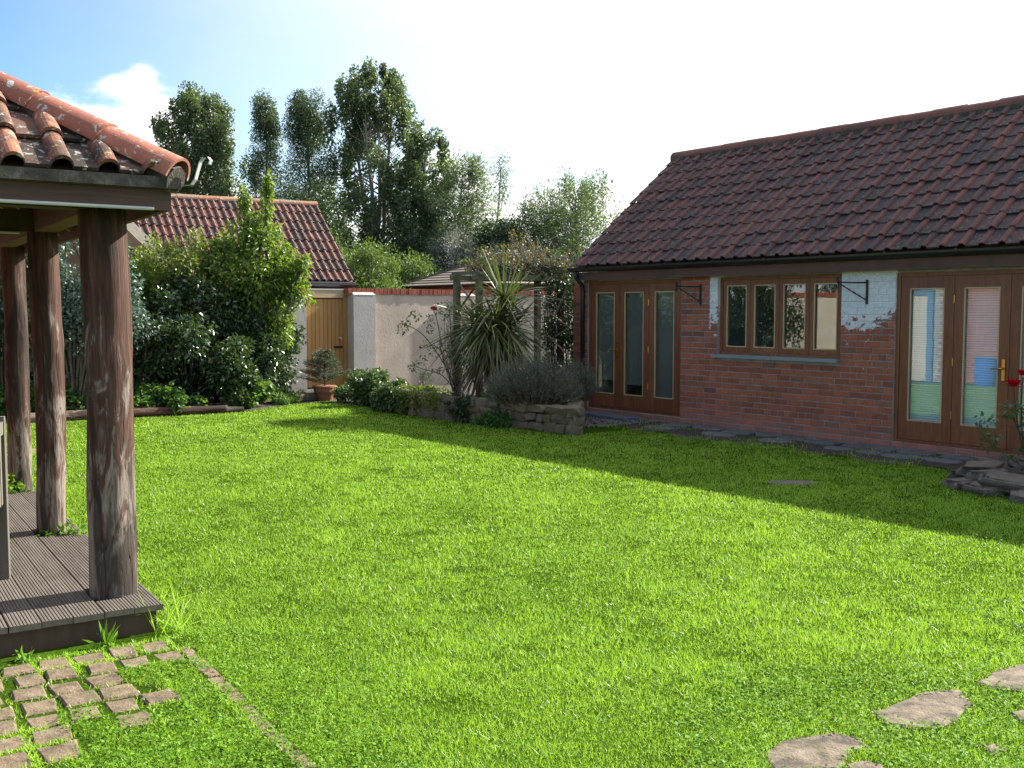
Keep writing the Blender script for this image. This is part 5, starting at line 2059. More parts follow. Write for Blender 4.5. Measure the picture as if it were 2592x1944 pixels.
# ------------------------------------------------------------------ trees and shrubs
def make_tree(name, label, base, h, prof, nclump, cr, per, leaf, mat, bark='bark', trunk=0.14, t0=0.12, lean=(0, 0), group=None, cat='tree',
              droop=-0.3, up=0.5, stems=1, tall=1.3, limb=0.5, fork=0.25, leaf_w=0.6):
    root = empty(name, label, cat, (base[0], base[1], 0), 0, group)
    wood = MB()
    axes = []
    for s in range(stems):
        a = 2 * math.pi * s / max(stems, 1) + random.uniform(0, 1)
        top = Vector((lean[0] + (math.cos(a) * prof(0.8) * 0.5 if stems > 1 else 0), lean[1] + (math.sin(a) * prof(0.8) * 0.5 if stems > 1 else 0), h * (0.95 if s == 0 else random.uniform(0.75, 0.93))))
        pts = []
        for i in range(9):
            t = i / 8
            tt = max(0, (t - fork) / (1 - fork)) if stems > 1 else t
            pts.append(Vector((top.x * tt ** 1.2, top.y * tt ** 1.2, top.z * t)) + Vector((random.uniform(-1, 1), random.uniform(-1, 1), 0)) * 0.03 * h * t * (1 - t))
        wood.tube(pts, [trunk * (1 - 0.93 * i / 8) ** 0.9 * (1 if stems == 1 else 0.75) + 0.004 for i in range(9)], 7)
        axes.append(pts)
    C, RAD = [], []
    for k in range(nclump):
        t = t0 + (1 - t0) * random.random() ** 0.85
        ax = axes[k % stems]
        f = min(max((t * h) / max(ax[-1].z, .01), 0), 0.999) * 8
        c0 = ax[int(f)].lerp(ax[min(int(f) + 1, 8)], f - int(f))
        a = random.uniform(0, 2 * math.pi)
        r = prof(t) * math.sqrt(random.uniform(0.05, 1.0)) * random.uniform(0.8, 1.15)
        cen = Vector((lean[0] * t, lean[1] * t, 0))
        c = Vector((cen.x + math.cos(a) * r, cen.y + math.sin(a) * r, t * h))
        s = cr * random.uniform(0.6, 1.25) * (0.55 + 0.45 * min(1, prof(t) / max(prof(0.4), 0.01)))
        C.append(c)
        RAD.append((s, s, s * tall))
        fb = max(0.0, f - limb * 8 * (r / h) - 0.4)
        st = ax[int(fb)].lerp(ax[min(int(fb) + 1, 8)], fb - int(fb))
        mid = st.lerp(c, 0.55) + Vector((0, 0, -0.03 * h * random.random()))
        wood.tube([st, mid, c], [trunk * 0.22 * (1 - t * 0.6) + 0.006, trunk * 0.12 * (1 - t * 0.6) + 0.004, 0.003], 5, cap=False)
    wood.build('trunk', M[bark], root, smooth_=True)
    C = np.array([tuple(c) for c in C])
    RAD = np.array(RAD)
    foliage('crown', C, RAD, per, leaf, leaf * leaf_w, M[mat], root, up=up, droop=droop)
    return root


def p_oval(r, tmid=0.45, top=0.05, bot=0.5):
    def f(t):
        if t < tmid:
            return r * (bot + (1 - bot) * math.sin(math.pi / 2 * t / tmid))
        u = (t - tmid) / (1 - tmid)
        return r * (top + (1 - top) * math.sqrt(max(0, 1 - u * u)))
    return f


def p_cone(r, top=0.12, w=1.0):
    return lambda t: r * (top + (1 - top) * max(0, 1 - t) ** w)


FAR = 'trees beyond the garden wall'
make_tree('poplar_tree', 'broad pale-topped poplar behind the tiled outbuilding ridge', (-11.0, 36), 9.0, p_oval(1.95, 0.48, 0.12, 0.75), 190, 0.31, 270, 0.082, 'lf_poplar', 'bark_pale', 0.16, 0.2, (0.2, 0), FAR, droop=-0.5, leaf_w=0.8, tall=1.9, stems=3, fork=0.3)
make_tree('poplar_tree', 'lower loose poplar beside the hip iron of the pavilion', (-12.2, 35), 6.4, p_oval(1.3, 0.5, 0.15, 0.7), 70, 0.5, 260, 0.075, 'lf_willow', 'bark_pale', 0.12, 0.2, (0, 0), FAR, leaf_w=0.5)
make_tree('columnar_tree', 'slender dark columnar tree standing alone against white cloud', (-8.5, 36), 8.8, lambda t: 0.62 * (1.55 if t < 0.5 else 1.0) * (1 if t < 0.88 else 0.75) * (0.75 if 0.62 < t < 0.70 else 1), 120, 0.32, 300, 0.062, 'lf_birch', 'bark', 0.12, 0.1, (0.1, 0), FAR, tall=1.5)
make_tree('birch_tree', 'dense upright dark birch next to the tallest poplar', (-6.9, 35.5), 8.9, p_oval(0.95, 0.62, 0.3, 0.85), 140, 0.38, 310, 0.062, 'lf_birch', 'bark', 0.14, 0.15, (0.0, 0), FAR, tall=1.5)
make_tree('poplar_tree', 'tallest many-stemmed open poplar with sky gaps through its crown', (-4.5, 35), 9.5, p_oval(2.0, 0.42, 0.24, 0.75), 205, 0.25, 215, 0.085, 'lf_poplar', 'bark_pale', 0.20, 0.22, (-0.15, 0), FAR, droop=-0.5, stems=5, fork=0.18, leaf_w=0.85, tall=2.3)
make_tree('poplar_tree', 'shorter poplar sloping away from the tallest one toward the gap', (-3.1, 34), 7.4, p_oval(1.15, 0.5, 0.2, 0.8), 85, 0.30, 230, 0.085, 'lf_poplar', 'bark_pale', 0.12, 0.25, (0.3, 0), FAR, droop=-0.5, leaf_w=0.85)
make_tree('bushy_tree', 'dark dense tree filling the gap behind the outbuilding verge', (-6.0, 31), 5.2, p_oval(1.5, 0.5, 0.3, 0.9), 120, 0.5, 190, 0.08, 'lf_dark', 'bark', 0.13, 0.05, (0, 0), FAR)
make_tree('bushy_tree', 'dark low tree behind the slender columnar tree', (-8.9, 33), 4.9, p_oval(1.5, 0.5, 0.3, 0.9), 90, 0.5, 180, 0.08, 'lf_dark', 'bark', 0.13, 0.05, (0, 0), FAR)
make_tree('willow_tree', 'grey-green feathery willow at the end of the tree row', (-1.9, 33), 6.3, p_oval(1.35, 0.42, 0.12, 0.75), 120, 0.42, 200, 0.13, 'lf_willow', 'bark_pale', 0.12, 0.05, (0.35, 0), FAR, leaf_w=0.22, droop=0.1, tall=1.6)
make_tree('willow_tree', 'thin wispy willow sapling with bare airy top', (-0.85, 34), 6.6, p_cone(0.9, 0.2, 0.8), 46, 0.30, 85, 0.12, 'lf_willow', 'bark_pale', 0.07, 0.1, (0.5, 0), FAR, leaf_w=0.2, tall=2.0)
make_tree('bushy_tree', 'dark green round tree under the sky gap beside the gazebo', (-0.2, 32), 4.1, p_oval(1.3, 0.5, 0.35, 0.9), 90, 0.42, 180, 0.10, 'lf_dark', 'bark', 0.1, 0.05, (0, 0), FAR)
make_tree('olive_tree', 'spiky grey-green tree rising behind the barn roof end', (2.0, 33), 5.6, p_oval(1.7, 0.52, 0.45, 0.75), 130, 0.36, 190, 0.10, 'lf_willow', 'bark', 0.12, 0.1, (0, 0), FAR, leaf_w=0.33, tall=1.9, droop=0.4)
make_tree('olive_tree', 'dark heart of the spiky tree behind the barn roof end', (1.2, 34), 5.0, p_oval(1.4, 0.5, 0.4, 0.8), 80, 0.42, 180, 0.10, 'lf_dark', 'bark', 0.12, 0.1, (0, 0), FAR, leaf_w=0.35, tall=1.7, droop=0.3)

HB = 'bushes behind the garden wall'
for x, y, h, r, m, lab in ((-4.6, 27.0, 3.1, 1.2, 'lf_hedge', 'light green bush over the wall beside the outbuilding'),
                           (-3.7, 27.6, 3.2, 1.0, 'lf_hedge', 'middle light green bush over the coping'),
                           (-2.9, 30.2, 3.1, 0.95, 'lf_hedge', 'light green bush just behind the gazebo eave'),
                           (-1.9, 31.6, 4.0, 0.85, 'lf_silver', 'silver-leaved bush above the gazebo roof'),
                           (-5.4, 29.0, 3.9, 1.3, 'lf_hedge', 'taller mixed green bush at the outbuilding verge'),
                           (-3.1, 32.5, 4.4, 1.2, 'lf_dark', 'dark green bush behind the silver-leaved one')):
    make_tree('bush', lab, (x, y), h, p_oval(r, 0.5, 0.35, 0.95), 70, 0.34, 200, 0.075, m, 'bark', 0.06, 0.08, (0, 0), HB, 'bush', leaf_w=0.45 if m != 'lf_silver' else 0.3, stems=3, fork=0.02)

# far hedge closing the horizon
n = 420
hx = rng.uniform(-45, 60, n)
C = np.stack([hx, 52 + rng.uniform(-2, 2, n), rng.uniform(0.3, 3.4, n) + 0.8 * np.sin(hx * 0.35)], 1)
RADS = np.repeat(rng.uniform(0.7, 1.4, (n, 1)), 3, 1)
o = foliage('far_hedge', C, RADS, 130, 0.22, 0.14, M['lf_dark'], None)
tag(o, 'distant dark field hedge closing the horizon', 'hedge', kind='stuff')


def shrub(name, label, base, clumps, per, leaf, mat, group=None, leaf_w=0.5, bark='bark', stemr=0.02, droop=-0.3, up=0.5, cat='shrub', out=0.9, fold=0.25):
    """clumps: list of (x, y, z, rx, ry, rz) relative to base"""
    root = empty(name, label, cat, (base[0], base[1], 0), 0, group)
    w = MB()
    for c in clumps:
        e = Vector(c[:3])
        st = Vector((random.uniform(-.08, .08), random.uniform(-.08, .08), 0))
        mid = st.lerp(e, 0.5) + Vector((random.uniform(-.1, .1), random.uniform(-.1, .1), 0.05))
        w.tube([st, mid, e], [stemr, stemr * 0.7, stemr * 0.25], 5, cap=False)
        for j in range(3):
            q = e + Vector((random.uniform(-1, 1) * c[3], random.uniform(-1, 1) * c[4], random.uniform(-.5, 1) * c[5])) * 0.8
            w.tube([mid.lerp(e, 0.7), q], [stemr * 0.4, stemr * 0.15], 4, cap=False)
    w.build('trunk', M[bark], root, smooth_=True)
    C = np.array([c[:3] for c in clumps], float)
    RA = np.array([c[3:6] for c in clumps], float)
    foliage('crown', C, RA, per, leaf, leaf * leaf_w, M[mat], root, droop=droop, up=up, out=out, fold=fold)
    return root


def blob(n, c, r, s, zmin=0.1):
    """n clump ellipsoids spread through an ellipsoid volume, biased to its skin"""
    res = []
    while len(res) < n:
        d = Vector((random.gauss(0, 1), random.gauss(0, 1), random.gauss(0, 1))).normalized() * random.random() ** 0.4
        p = (c[0] + d.x * r[0], c[1] + d.y * r[1], c[2] + d.z * r[2])
        if p[2] < zmin:
            continue
        k = s * random.uniform(0.7, 1.3)
        res.append((*p, k, k, k * 0.85))
    return res


BORD = 'shrubs in the border behind the pavilion'
shrub('glossy_shrub', 'big dark glossy-leaved evergreen shrub with sparkling leaves by the log edge', (-5.35, 17.2), blob(46, (0, 0, 1.15), (0.72, 0.7, 0.98), 0.27) + blob(14, (0.75, -0.25, 0.72), (0.30, 0.3, 0.40), 0.22), 210, 0.085, 'lf_glossy', BORD, 0.55)
shrub('glossy_shrub', 'dark glossy evergreen mass behind the sparkling shrub', (-5.2, 18.3), blob(36, (0, 0, 1.4), (1.0, 0.6, 1.2), 0.32), 190, 0.085, 'lf_glossy', BORD, 0.5)
shrub('light_shrub', 'tall fresh-green shrub with upright shoots before the tiled roof', (-4.55, 18.1), blob(64, (0.0, 0, 2.15), (0.90, 0.55, 0.95), 0.27, 0.9) + [(0.0, 0, 3.25, .14, .14, .34), (-0.1, 0, 3.55, .08, .08, .25), (0.30, 0, 3.45, .10, .10, .40), (0.34, 0, 3.80, .05, .05, .22), (0.05, .1, 3.05, .25, .2, .25), (0.75, 0, 2.25, .25, .2, .25), (0.9, -.1, 2.45, .16, .15, .15), (0.55, -.2, 1.45, .25, .2, .25), (0.6, -.2, 1.15, .18, .2, .2)], 170, 0.10, 'lf_light', BORD, 0.42, droop=-0.7, stemr=0.025)
shrub('glossy_shrub', 'low dark glossy shrub under the tall fresh-green one', (-4.55, 17.65), blob(34, (0, 0, 0.85), (0.55, 0.3, 0.8), 0.22), 190, 0.07, 'lf_glossy', BORD, 0.55)
shrub('yellow_shrub', 'yellow-green small-leaved shrub against the lower roof tiles', (-5.65, 18.0), blob(50, (0.05, -0.35, 2.15), (0.95, 0.5, 0.66), 0.26, 0.9) + [(-.55, 0, 2.75, .15, .15, .2), (.2, 0, 2.85, .15, .15, .22)], 170, 0.062, 'lf_yellow', BORD, 0.5, stemr=0.02)
shrub('feathery_shrub', 'feathery bright green shrub leaning against the first post', (-6.35, 17.3), blob(20, (0, 0, 1.9), (0.35, 0.4, 0.5), 0.2, 0.9), 170, 0.075, 'lf_light', BORD, 0.3, stemr=0.02)
shrub('glaucous_shrub', 'blue-grey round-leaved shrub framed between two pavilion posts', (-6.7, 15.9), blob(70, (0, 0, 1.75), (0.98, 0.6, 1.45), 0.28, 0.3), 170, 0.06, 'lf_glauc', BORD, 0.75, stemr=0.03)
shrub('dark_shrub', 'deep green shaded shrub at the foot of the blue-grey one', (-6.3, 16.6), blob(40, (0, 0, 0.9), (1.1, 0.5, 0.9), 0.28), 180, 0.07, 'lf_dark', BORD, 0.5)
shrub('dark_shrub', 'dark evergreen shrub seen past the third pavilion post', (-8.0, 16.3), blob(54, (0, 0, 1.6), (1.1, 0.7, 1.6), 0.34), 190, 0.08, 'lf_dark', BORD, 0.5)
shrub('dark_shrub', 'tall dark laurel closing the border beyond the pavilion', (-10.0, 15.2), blob(60, (0, 0, 1.7), (1.2, 1.0, 1.8), 0.40), 170, 0.09, 'lf_dark', BORD, 0.5)
shrub('ivy_mass', 'shadowed ivy hanging over the pier beside the gate', (-4.62, 19.2), blob(70, (0, 0, 1.1), (0.55, 0.6, 1.2), 0.24), 200, 0.07, 'lf_dark', BORD, 0.8)
shrub('dark_shrub', 'big dark laurel beside the end of the sunlit boundary wall', (-10.4, 13.5), blob(46, (0, 0, 1.5), (0.9, 0.8, 1.5), 0.36), 170, 0.09, 'lf_dark', BORD, 0.5)
make_tree('bushy_tree', 'round dark tree behind the sunlit boundary wall', (-13.0, 11.2), 4.6, p_oval(1.7, 0.5, 0.3, 0.8), 80, 0.5, 150, 0.09, 'lf_dark', 'bark', 0.14, 0.1, (0, 0), 'trees behind the boundary wall')
make_tree('bushy_tree', 'dark tree standing past the end of the boundary wall', (-12.6, 14.6), 5.0, p_oval(1.7, 0.5, 0.3, 0.8), 80, 0.5, 150, 0.09, 'lf_dark', 'bark', 0.14, 0.1, (0, 0), 'trees behind the boundary wall')
shrub('geranium_clump', 'mound of bright lobed geranium leaves at the border end', (-4.45, 17.25), blob(30, (0, 0, 0.25), (0.48, 0.38, 0.24), 0.12, 0.08), 70, 0.075, 'lf_ger', BORD, 0.95, droop=-0.1, up=1.2, out=0.5, stemr=0.008)
shrub('geranium_clump', 'shaded carpet of lobed leaves behind the dark log', (-5.75, 16.2), blob(44, (0, 0, 0.17), (0.95, 0.32, 0.22), 0.14, 0.05), 75, 0.07, 'lf_ger', BORD, 0.95, droop=-0.1, up=1.2, out=0.5, stemr=0.008)
shrub('geranium_clump', 'shaded leafy carpet seen between the pavilion posts', (-7.2, 15.7), blob(40, (0, 0, 0.2), (0.8, 0.3, 0.25), 0.16, 0.05), 75, 0.07, 'lf_ger', BORD, 0.95, droop=-0.1, up=1.2, out=0.5, stemr=0.008)
shrub('glossy_seedling', 'small bright glossy shrub at the lawn edge by the log end', (-4.55, 16.85), blob(10, (0, 0, 0.2), (0.2, 0.15, 0.2), 0.1, 0.05), 90, 0.06, 'lf_ivy', BORD, 0.55, stemr=0.008)

# raised-bed planting
BEDG = 'plants in the raised bed'
shrub('ivy_mound', 'sunlit ivy mound tumbling over the end of the raised bed', (-2.45, 17.75), blob(36, (0, 0, 0.30), (0.36, 0.34, 0.30), 0.13, 0.05) + blob(16, (0.45, -0.45, 0.28), (0.28, 0.3, 0.16), 0.10, 0.1), 120, 0.055, 'lf_ivy', BEDG, 0.85, stemr=0.012, up=0.9)
shrub('golden_groundcover', 'yellow-green creeping plant glowing on the raised bed edge', (-1.35, 16.5), blob(16, (0, 0, 0.33), (0.34, 0.16, 0.06), 0.08, 0.25) + blob(8, (-0.32, 0.32, 0.33), (0.2, 0.2, 0.06), 0.08, 0.25) + blob(7, (-0.1, -0.2, 0.2), (0.12, 0.06, 0.12), 0.08, 0.08), 110, 0.035, 'lf_yellow', BEDG, 0.8, stemr=0.004, up=1.0)
shrub('leafy_weed', 'low green leafy weed at the foot of the stone edging', (-0.02, 14.42), blob(10, (0, 0, 0.13), (0.22, 0.14, 0.12), 0.08, 0.04), 80, 0.06, 'lf_ivy', BEDG, 0.8, stemr=0.005, up=1.0)
shrub('leafy_weed', 'little green plant on the soil beneath the spiky cordyline', (-0.25, 15.1), blob(8, (0, 0, 0.38), (0.15, 0.12, 0.08), 0.07, 0.28), 80, 0.045, 'lf_ger', BEDG, 0.8, stemr=0.004, up=1.0)
shrub('dark_groundcover', 'shaded leafy plants crowding the pot and gate threshold', (-2.72, 18.3), blob(24, (0, 0, 0.17), (0.45, 0.25, 0.17), 0.11, 0.04), 100, 0.05, 'lf_ivy', BEDG, 0.7, stemr=0.006)
shrub('dark_groundcover', 'low weeds along the kerb between border and pot', (-3.95, 18.15), blob(24, (0, 0, 0.11), (0.38, 0.45, 0.10), 0.10, 0.03), 100, 0.05, 'lf_ger', BEDG, 0.5, stemr=0.005)


def build_cordyline():
    root = empty('cordyline', 'big spiky cordyline with a skirt of dead brown leaves', 'cordyline', (-0.30, 15.75, 0))
    root.scale = (1.14, 1.14, 1.0)
    w = MB()
    heads = [(0.02, 0.0, 1.42), (0.16, 0.05, 1.78), (-0.18, 0.03, 1.40), (0.20, -0.02, 1.38)]
    for h in heads:
        w.tube([(0, 0, 0.25), (h[0] * 0.4, h[1] * 0.4, 0.8), h], [0.06, 0.05, 0.04], 8)
    w.build('trunk', M['bark'], root)
    P, D, L, DR = [], [], [], []
    for hi, h in enumerate(heads):
        n = (260, 120, 170, 180)[hi]
        for k in range(n):
            a = random.uniform(0, 2 * math.pi)
            el = random.uniform(-0.9, 0.95) if hi != 1 else random.uniform(-0.3, 1.35)
            P.append((h[0] + random.gauss(0, .02), h[1] + random.gauss(0, .02), h[2] + random.uniform(-.10, .06)))
            D.append((math.cos(a) * math.cos(el), math.sin(a) * math.cos(el), math.sin(el)))
            L.append(random.uniform(0.55, 0.98))
            DR.append(max(0.0, 0.55 - 0.42 * abs(el)) * random.uniform(0.5, 1.2))
    P, D, L, DR = map(np.array, (P, D, L, DR))
    link('fronds', strip_mesh('fronds', P, D, L, np.full(len(P), 0.026), M['lf_cord'], 6, DR, None, 0.55), root)
    P, D, L, DR = [], [], [], []
    for k in range(430):
        a = random.uniform(0, 2 * math.pi)
        z = random.uniform(0.95, 1.36)
        el = random.uniform(-1.15, -0.25)
        P.append((math.cos(a) * 0.05, math.sin(a) * 0.05, z))
        D.append((math.cos(a) * math.cos(el), math.sin(a) * math.cos(el), math.sin(el)))
        L.append(random.uniform(0.45, 0.80))
        DR.append(random.uniform(0.25, 0.65))
    P, D, L, DR = map(np.array, (P, D, L, DR))
    link('dead_fronds', strip_mesh('dead_fronds', P, D, L, np.full(len(P), 0.024), M['lf_dead'], 5, DR), root)
    # old flower stalk, bare and branched
    b = MB()
    s0 = Vector((-0.05, -0.12, 1.45))
    for k in range(16):
        e = s0 + Vector((random.uniform(-.28, .02), random.uniform(-.25, -.1), random.uniform(-.22, .12)))
        b.tube([s0 + Vector((0, -.05, .05)), s0.lerp(e, 0.5) + Vector((0, 0, .05)), e], [0.006, 0.004, 0.002], 4)
    b.build('flower_stalk', M['twig'], root)


build_cordyline()


def build_lavender(name, label, loc, rx, ry, h, n, mat='lf_lav', group=BEDG, wood=True):
    root = empty(name, label, 'lavender', loc, 0, group)
    u = rng.random(n) ** 0.5
    a = rng.uniform(0, 6.283, n)
    bx, by = np.cos(a) * u, np.sin(a) * u
    # stems fan out of a woody centre
    P0 = np.stack([bx * rx * 0.55, by * ry * 0.55, np.full(n, 0.12) + 0.18 * (1 - u)], 1)
    top = np.stack([bx * rx, by * ry, h * (0.36 + 0.64 * np.sqrt(np.maximum(0, 1 - u ** 2.0))) * rng.uniform(0.68, 1.10, n)], 1)
    D = top - P0
    L = np.linalg.norm(D, axis=1)
    link('stems', strip_mesh('stems', P0, D, L, np.full(n, 0.0075), M['lf_dead'] if wood else M[mat], 2, 0.0), root)
    # narrow leaves along the upper half
    per = 9
    t = rng.uniform(0.48, 1.04, n * per)
    idx = np.repeat(np.arange(n), per)
    Pl = P0[idx] + D[idx] * t[:, None] + rng.normal(0, 0.008, (n * per, 3))
    Dl = unit(D[idx]) * 0.9 + rng.normal(0, 0.45, (n * per, 3))
    Ll = rng.uniform(0.03, 0.06, n * per)
    link('foliage', leaf_mesh('foliage', Pl, Dl, rng.normal(0, 1, (n * per, 3)), Ll, np.full(n * per, 0.007), M[mat], 0.1), root)
    return root


build_lavender('lavender_bush', 'broad grey-green lavender bush spilling over the stone edging', (0.30, 14.5, 0.16), 0.72, 0.66, 0.78, 2200)
build_lavender('lavender_bush', 'silvery lavender tuft against the barn door post', (0.92, 14.95, 0.2), 0.36, 0.38, 0.70, 520)
build_lavender('lavender_sprig', 'small upright grey sprig among the golden groundcover', (-1.40, 16.75, 0.27), 0.13, 0.13, 0.42, 60, wood=False)


def bloom(b, c, r):
    """layered cupped petals round a centre"""
    for ring, (n, rr, tilt, s) in enumerate(((5, 0.2, 1.4, 1.0), (7, 0.6, 1.15, 1.05), (9, 1.0, 0.8, 1.05), (9, 1.1, 0.3, 0.95), (7, 1.0, -0.3, 0.8))):
        for k in range(n):
            a = 2 * math.pi * k / n + ring * 0.4
            o = Vector((math.cos(a), math.sin(a), 0))
            t = Vector((-math.sin(a), math.cos(a), 0))
            d = o * math.cos(tilt) + Vector((0, 0, 1)) * math.sin(tilt)
            base = Vector(c) + o * r * rr * 0.35
            w = r * 0.55 * s
            p1 = base + d * r * 0.55 * s
            p2 = base + d * r * 0.95 * s - o * r * 0.08
            b.add([base, p1 - t * w, p2 - t * w * 0.6, p2 + t * w * 0.6, p1 + t * w], [(0, 1, 2, 3, 4)])


def build_rose(name, label, loc, stems, blooms, leafs, group=None, leaf=0.05, cat='rose', mat='lf_rose'):
    root = empty(name, label, cat, loc, 0, group)
    b = MB()
    tips = []
    for pts, r in stems:
        pts = [Vector(p) for p in pts]
        # smooth through the points
        q = []
        for i in range(len(pts) - 1):
            p0, p1, p2, p3 = pts[max(i - 1, 0)], pts[i], pts[i + 1], pts[min(i + 2, len(pts) - 1)]
            for k in range(5):
                t = k / 5
                q.append(0.5 * ((2 * p1) + (p2 - p0) * t + (2 * p0 - 5 * p1 + 4 * p2 - p3) * t * t + (3 * p1 - p0 - 3 * p2 + p3) * t ** 3))
        q.append(pts[-1])
        b.tube(q, [r * (1 - 0.6 * i / len(q)) for i in range(len(q))], 5)
        tips.append(q)
    b.build('stem', M['stem'], root, smooth_=True)
    for c, r in blooms:
        f = MB()
        bloom(f, c, r)
        f.build('flower', M['rose_red'], root)
    C, RA = [], []
    for c in leafs:
        C.append(c[:3])
        RA.append((c[3], c[3], c[3] * 0.8))
    if C:
        foliage('leaves', np.array(C), np.array(RA), int(26), leaf, leaf * 0.6, M[mat], root, up=0.7)
    return root


# rambling rose on the pergola's near side
b0 = Vector((-0.85, 16.35, 0))
st = [([(0, 0, .27), (-.2, -.05, .75), (-.55, -.1, 1.25), (-.90, -.1, 1.42), (-.93, -.1, 1.30)], .010),
      ([(0, 0, .27), (-.25, 0, .60), (-.6, -.05, .72), (-.72, -.1, .83)], .009),
      ([(-.05, 0, .27), (-.25, 0, .9), (-.30, -.05, 1.35), (-.38, -.05, 1.63)], .008),
      ([(0, 0, .27), (-.1, 0, 1.1), (-.15, 0, 1.7), (-.28, -.1, 1.72)], .009)]
for k in range(38):
    x = random.uniform(-.35, .15)
    st.append(([(random.uniform(-.1, .1), random.uniform(-.1, .1), .27), (x * .6, random.uniform(-.1, .1), random.uniform(.5, .9)), (x, random.uniform(-.15, .1), random.uniform(.9, 1.5)), (x + random.uniform(-.3, .2), random.uniform(-.15, .1), random.uniform(.6, 1.7))], .005))
lf = [(-.88, -.1, 1.32, .10), (-.80, -.1, 1.45, .09), (-.66, -.1, 1.55, .09), (-.42, -.1, 1.48, .10), (-.3, -.05, 1.66, .10), (-.48, -.05, 1.08, .12), (-.38, -.05, .98, .10), (-.58, -.08, .82, .11), (-.70, -.1, .74, .08), (-.33, 0, .68, .08), (-.2, 0, 1.55, .12), (-.1, 0, 1.70, .12), (-.12, 0, .95, .08), (.05, 0, .62, .1), (0.1, 0, .45, .1), (-.45, -.1, 1.33, .08)]
build_rose('climbing_rose', 'sprawling climbing rose with one red bloom against the pale wall', tuple(b0), st, [((-.38, -.06, 1.64), .055)], lf, leaf=.05)

# the red rose in the rockery
st, bl, lf = [], [((-.50, .02, .90), .062), (((-.43), .0, 1.0), .045), ((-.36, .02, .93), .05), ((-.52, 0.05, .60), .045), ((-.2, 0, 1.05), .045)], []
for k in range(10):
    x = random.uniform(-.55, .3)
    st.append(([(-.3 + random.uniform(-.12, .3), random.uniform(-.1, .1), .12), (x * .8, random.uniform(-.1, .1), .45), (x, random.uniform(-.1, .1), random.uniform(.6, 1.0))], .008))
st += [([(-.35, 0, .12), (-.45, 0, .5), (-.5, .02, .88)], .009), ([(-.35, 0, .12), (-.42, 0, .5), (-.43, .0, .97)], .008), ([(-.35, 0, .12), (-.62, -.02, .3), (-.80, 0, .46)], .006)]
for k in range(16):
    lf.append((random.uniform(-.75, .3), random.uniform(-.15, .15), random.uniform(.2, .8), .10))
build_rose('red_rose_bush', 'red-flowering rose bush growing inside the rockery ring', (5.05, 9.35, 0.05), st, bl, lf, leaf=.055)


def build_overgrowth():
    """mass of dry twigs with a few leaves on top of the pergola, and a dark climber down its far posts"""
    root = empty('pergola_climber', 'tangled half-bare climber heaped on the pergola top', 'climber')
    o = Vector((-0.875, 16.5, 0)) + BD * 0.3
    w = MB()
    tips = []
    for k in range(420):
        t = random.uniform(0.30, 2.15)
        q = o + BI * t + BD * random.gauss(0, .26)
        p = Vector((q.x, q.y, 2.14 + 0.16 * random.random()))
        l = float(np.interp(t, [0.3, 0.7, 1.3, 1.7, 2.05], [0.28, 0.55, 0.85, 0.75, 0.45])) * random.uniform(0.35, 1.0)
        d = Vector((random.gauss(-0.55, .35), random.gauss(0, .3), random.uniform(0.35, 1.0))).normalized()
        pts = [p]
        for i in range(1, 6):
            pts.append(p + d * (l * i / 5) + Vector((random.gauss(0, .012), random.gauss(0, .012), -0.10 * l * (i / 5) ** 2 + random.gauss(0, .008))))
        w.tube(pts, [0.0062 - 0.0009 * i for i in range(6)], 4, cap=False)
        tips.append(pts[-1])
        for j in range(7):
            i = random.randint(1, 4)
            e = pts[i] + (d + Vector((random.gauss(0, .7), random.gauss(0, .7), random.gauss(0.1, .5)))).normalized() * l * random.uniform(0.12, 0.32)
            w.tube([pts[i], pts[i].lerp(e, .5) + Vector((0, 0, .01)), e], [0.0036, 0.003, 0.0014], 3, cap=False)
            tips.append(e)
    w.build('stems', M['twig'], root)
    # low tangle over the beams
    w = MB()
    for k in range(60):
        a, b2 = rng.uniform(0.2, 1.9, 2)
        pts = []
        for i in range(6):
            s = a + (b2 - a) * i / 5
            q = o + BI * s + BD * random.gauss(0, .2)
            pts.append((q.x, q.y, 2.15 + 0.25 * random.random()))
        w.tube(pts, 0.007, 4, cap=False)
    w.build('runners', M['stem'], root)
    C = np.array([tuple(p) for p in random.sample(tips, 260)])
    foliage('leaves', C, np.full((len(C), 3), 0.05), 7, 0.038, 0.022, M['lf_autumn'], root)
    C = np.array([tuple(p) for p in random.sample(tips, 230)])
    foliage('green_leaves', C, np.full((len(C), 3), 0.06), 7, 0.04, 0.024, M['lf_rose'], root)
    D0 = Vector((-0.875, 16.5, 0)) + BD * 0.6 + BI * 1.65
    st, lf = [], []
    for k in range(26):
        x, y = random.uniform(-.16, .20), random.uniform(-.15, .15)
        z1 = random.uniform(1.3, 2.2)
        st.append(([(x * .4, y * .4, 0.0), (x + random.uniform(-.1, .1), y, z1 * .4), (x, y + random.uniform(-.1, .1), z1 * .75), (x + random.uniform(-.15, .1), y, z1)], .010))
    st.append(([(0.0, 0, .6), (-.22, -.05, 1.15), (-.25, -.05, 1.6), (-.05, 0, 1.95)], .012))
    for k in range(230):
        lf.append((random.uniform(-.26, .36), random.uniform(-.2, .28), random.uniform(.35, 2.25), .12))
    r = build_rose('dark_climber', 'dark leafy climber clothing the pergola post at the barn corner', tuple(D0), st, [], lf, leaf=.055, cat='climber', mat='lf_dark')


build_overgrowth()


def tuft(name, label, loc, n, h, spread, mat='grass', w=0.006, group=None, kind=None):
    P = np.stack([rng.normal(0, spread, n), rng.normal(0, spread, n), np.zeros(n)], 1)
    D = rng.normal(0, 0.45, (n, 3)) + [0, 0, 1]
    o = link(name, strip_mesh(name, P, D, h * rng.uniform(0.5, 1.1, n), np.full(n, w), M[mat], 4, rng.uniform(0.1, 0.6, n)), None, loc)
    tag(o, label, 'weed', group)


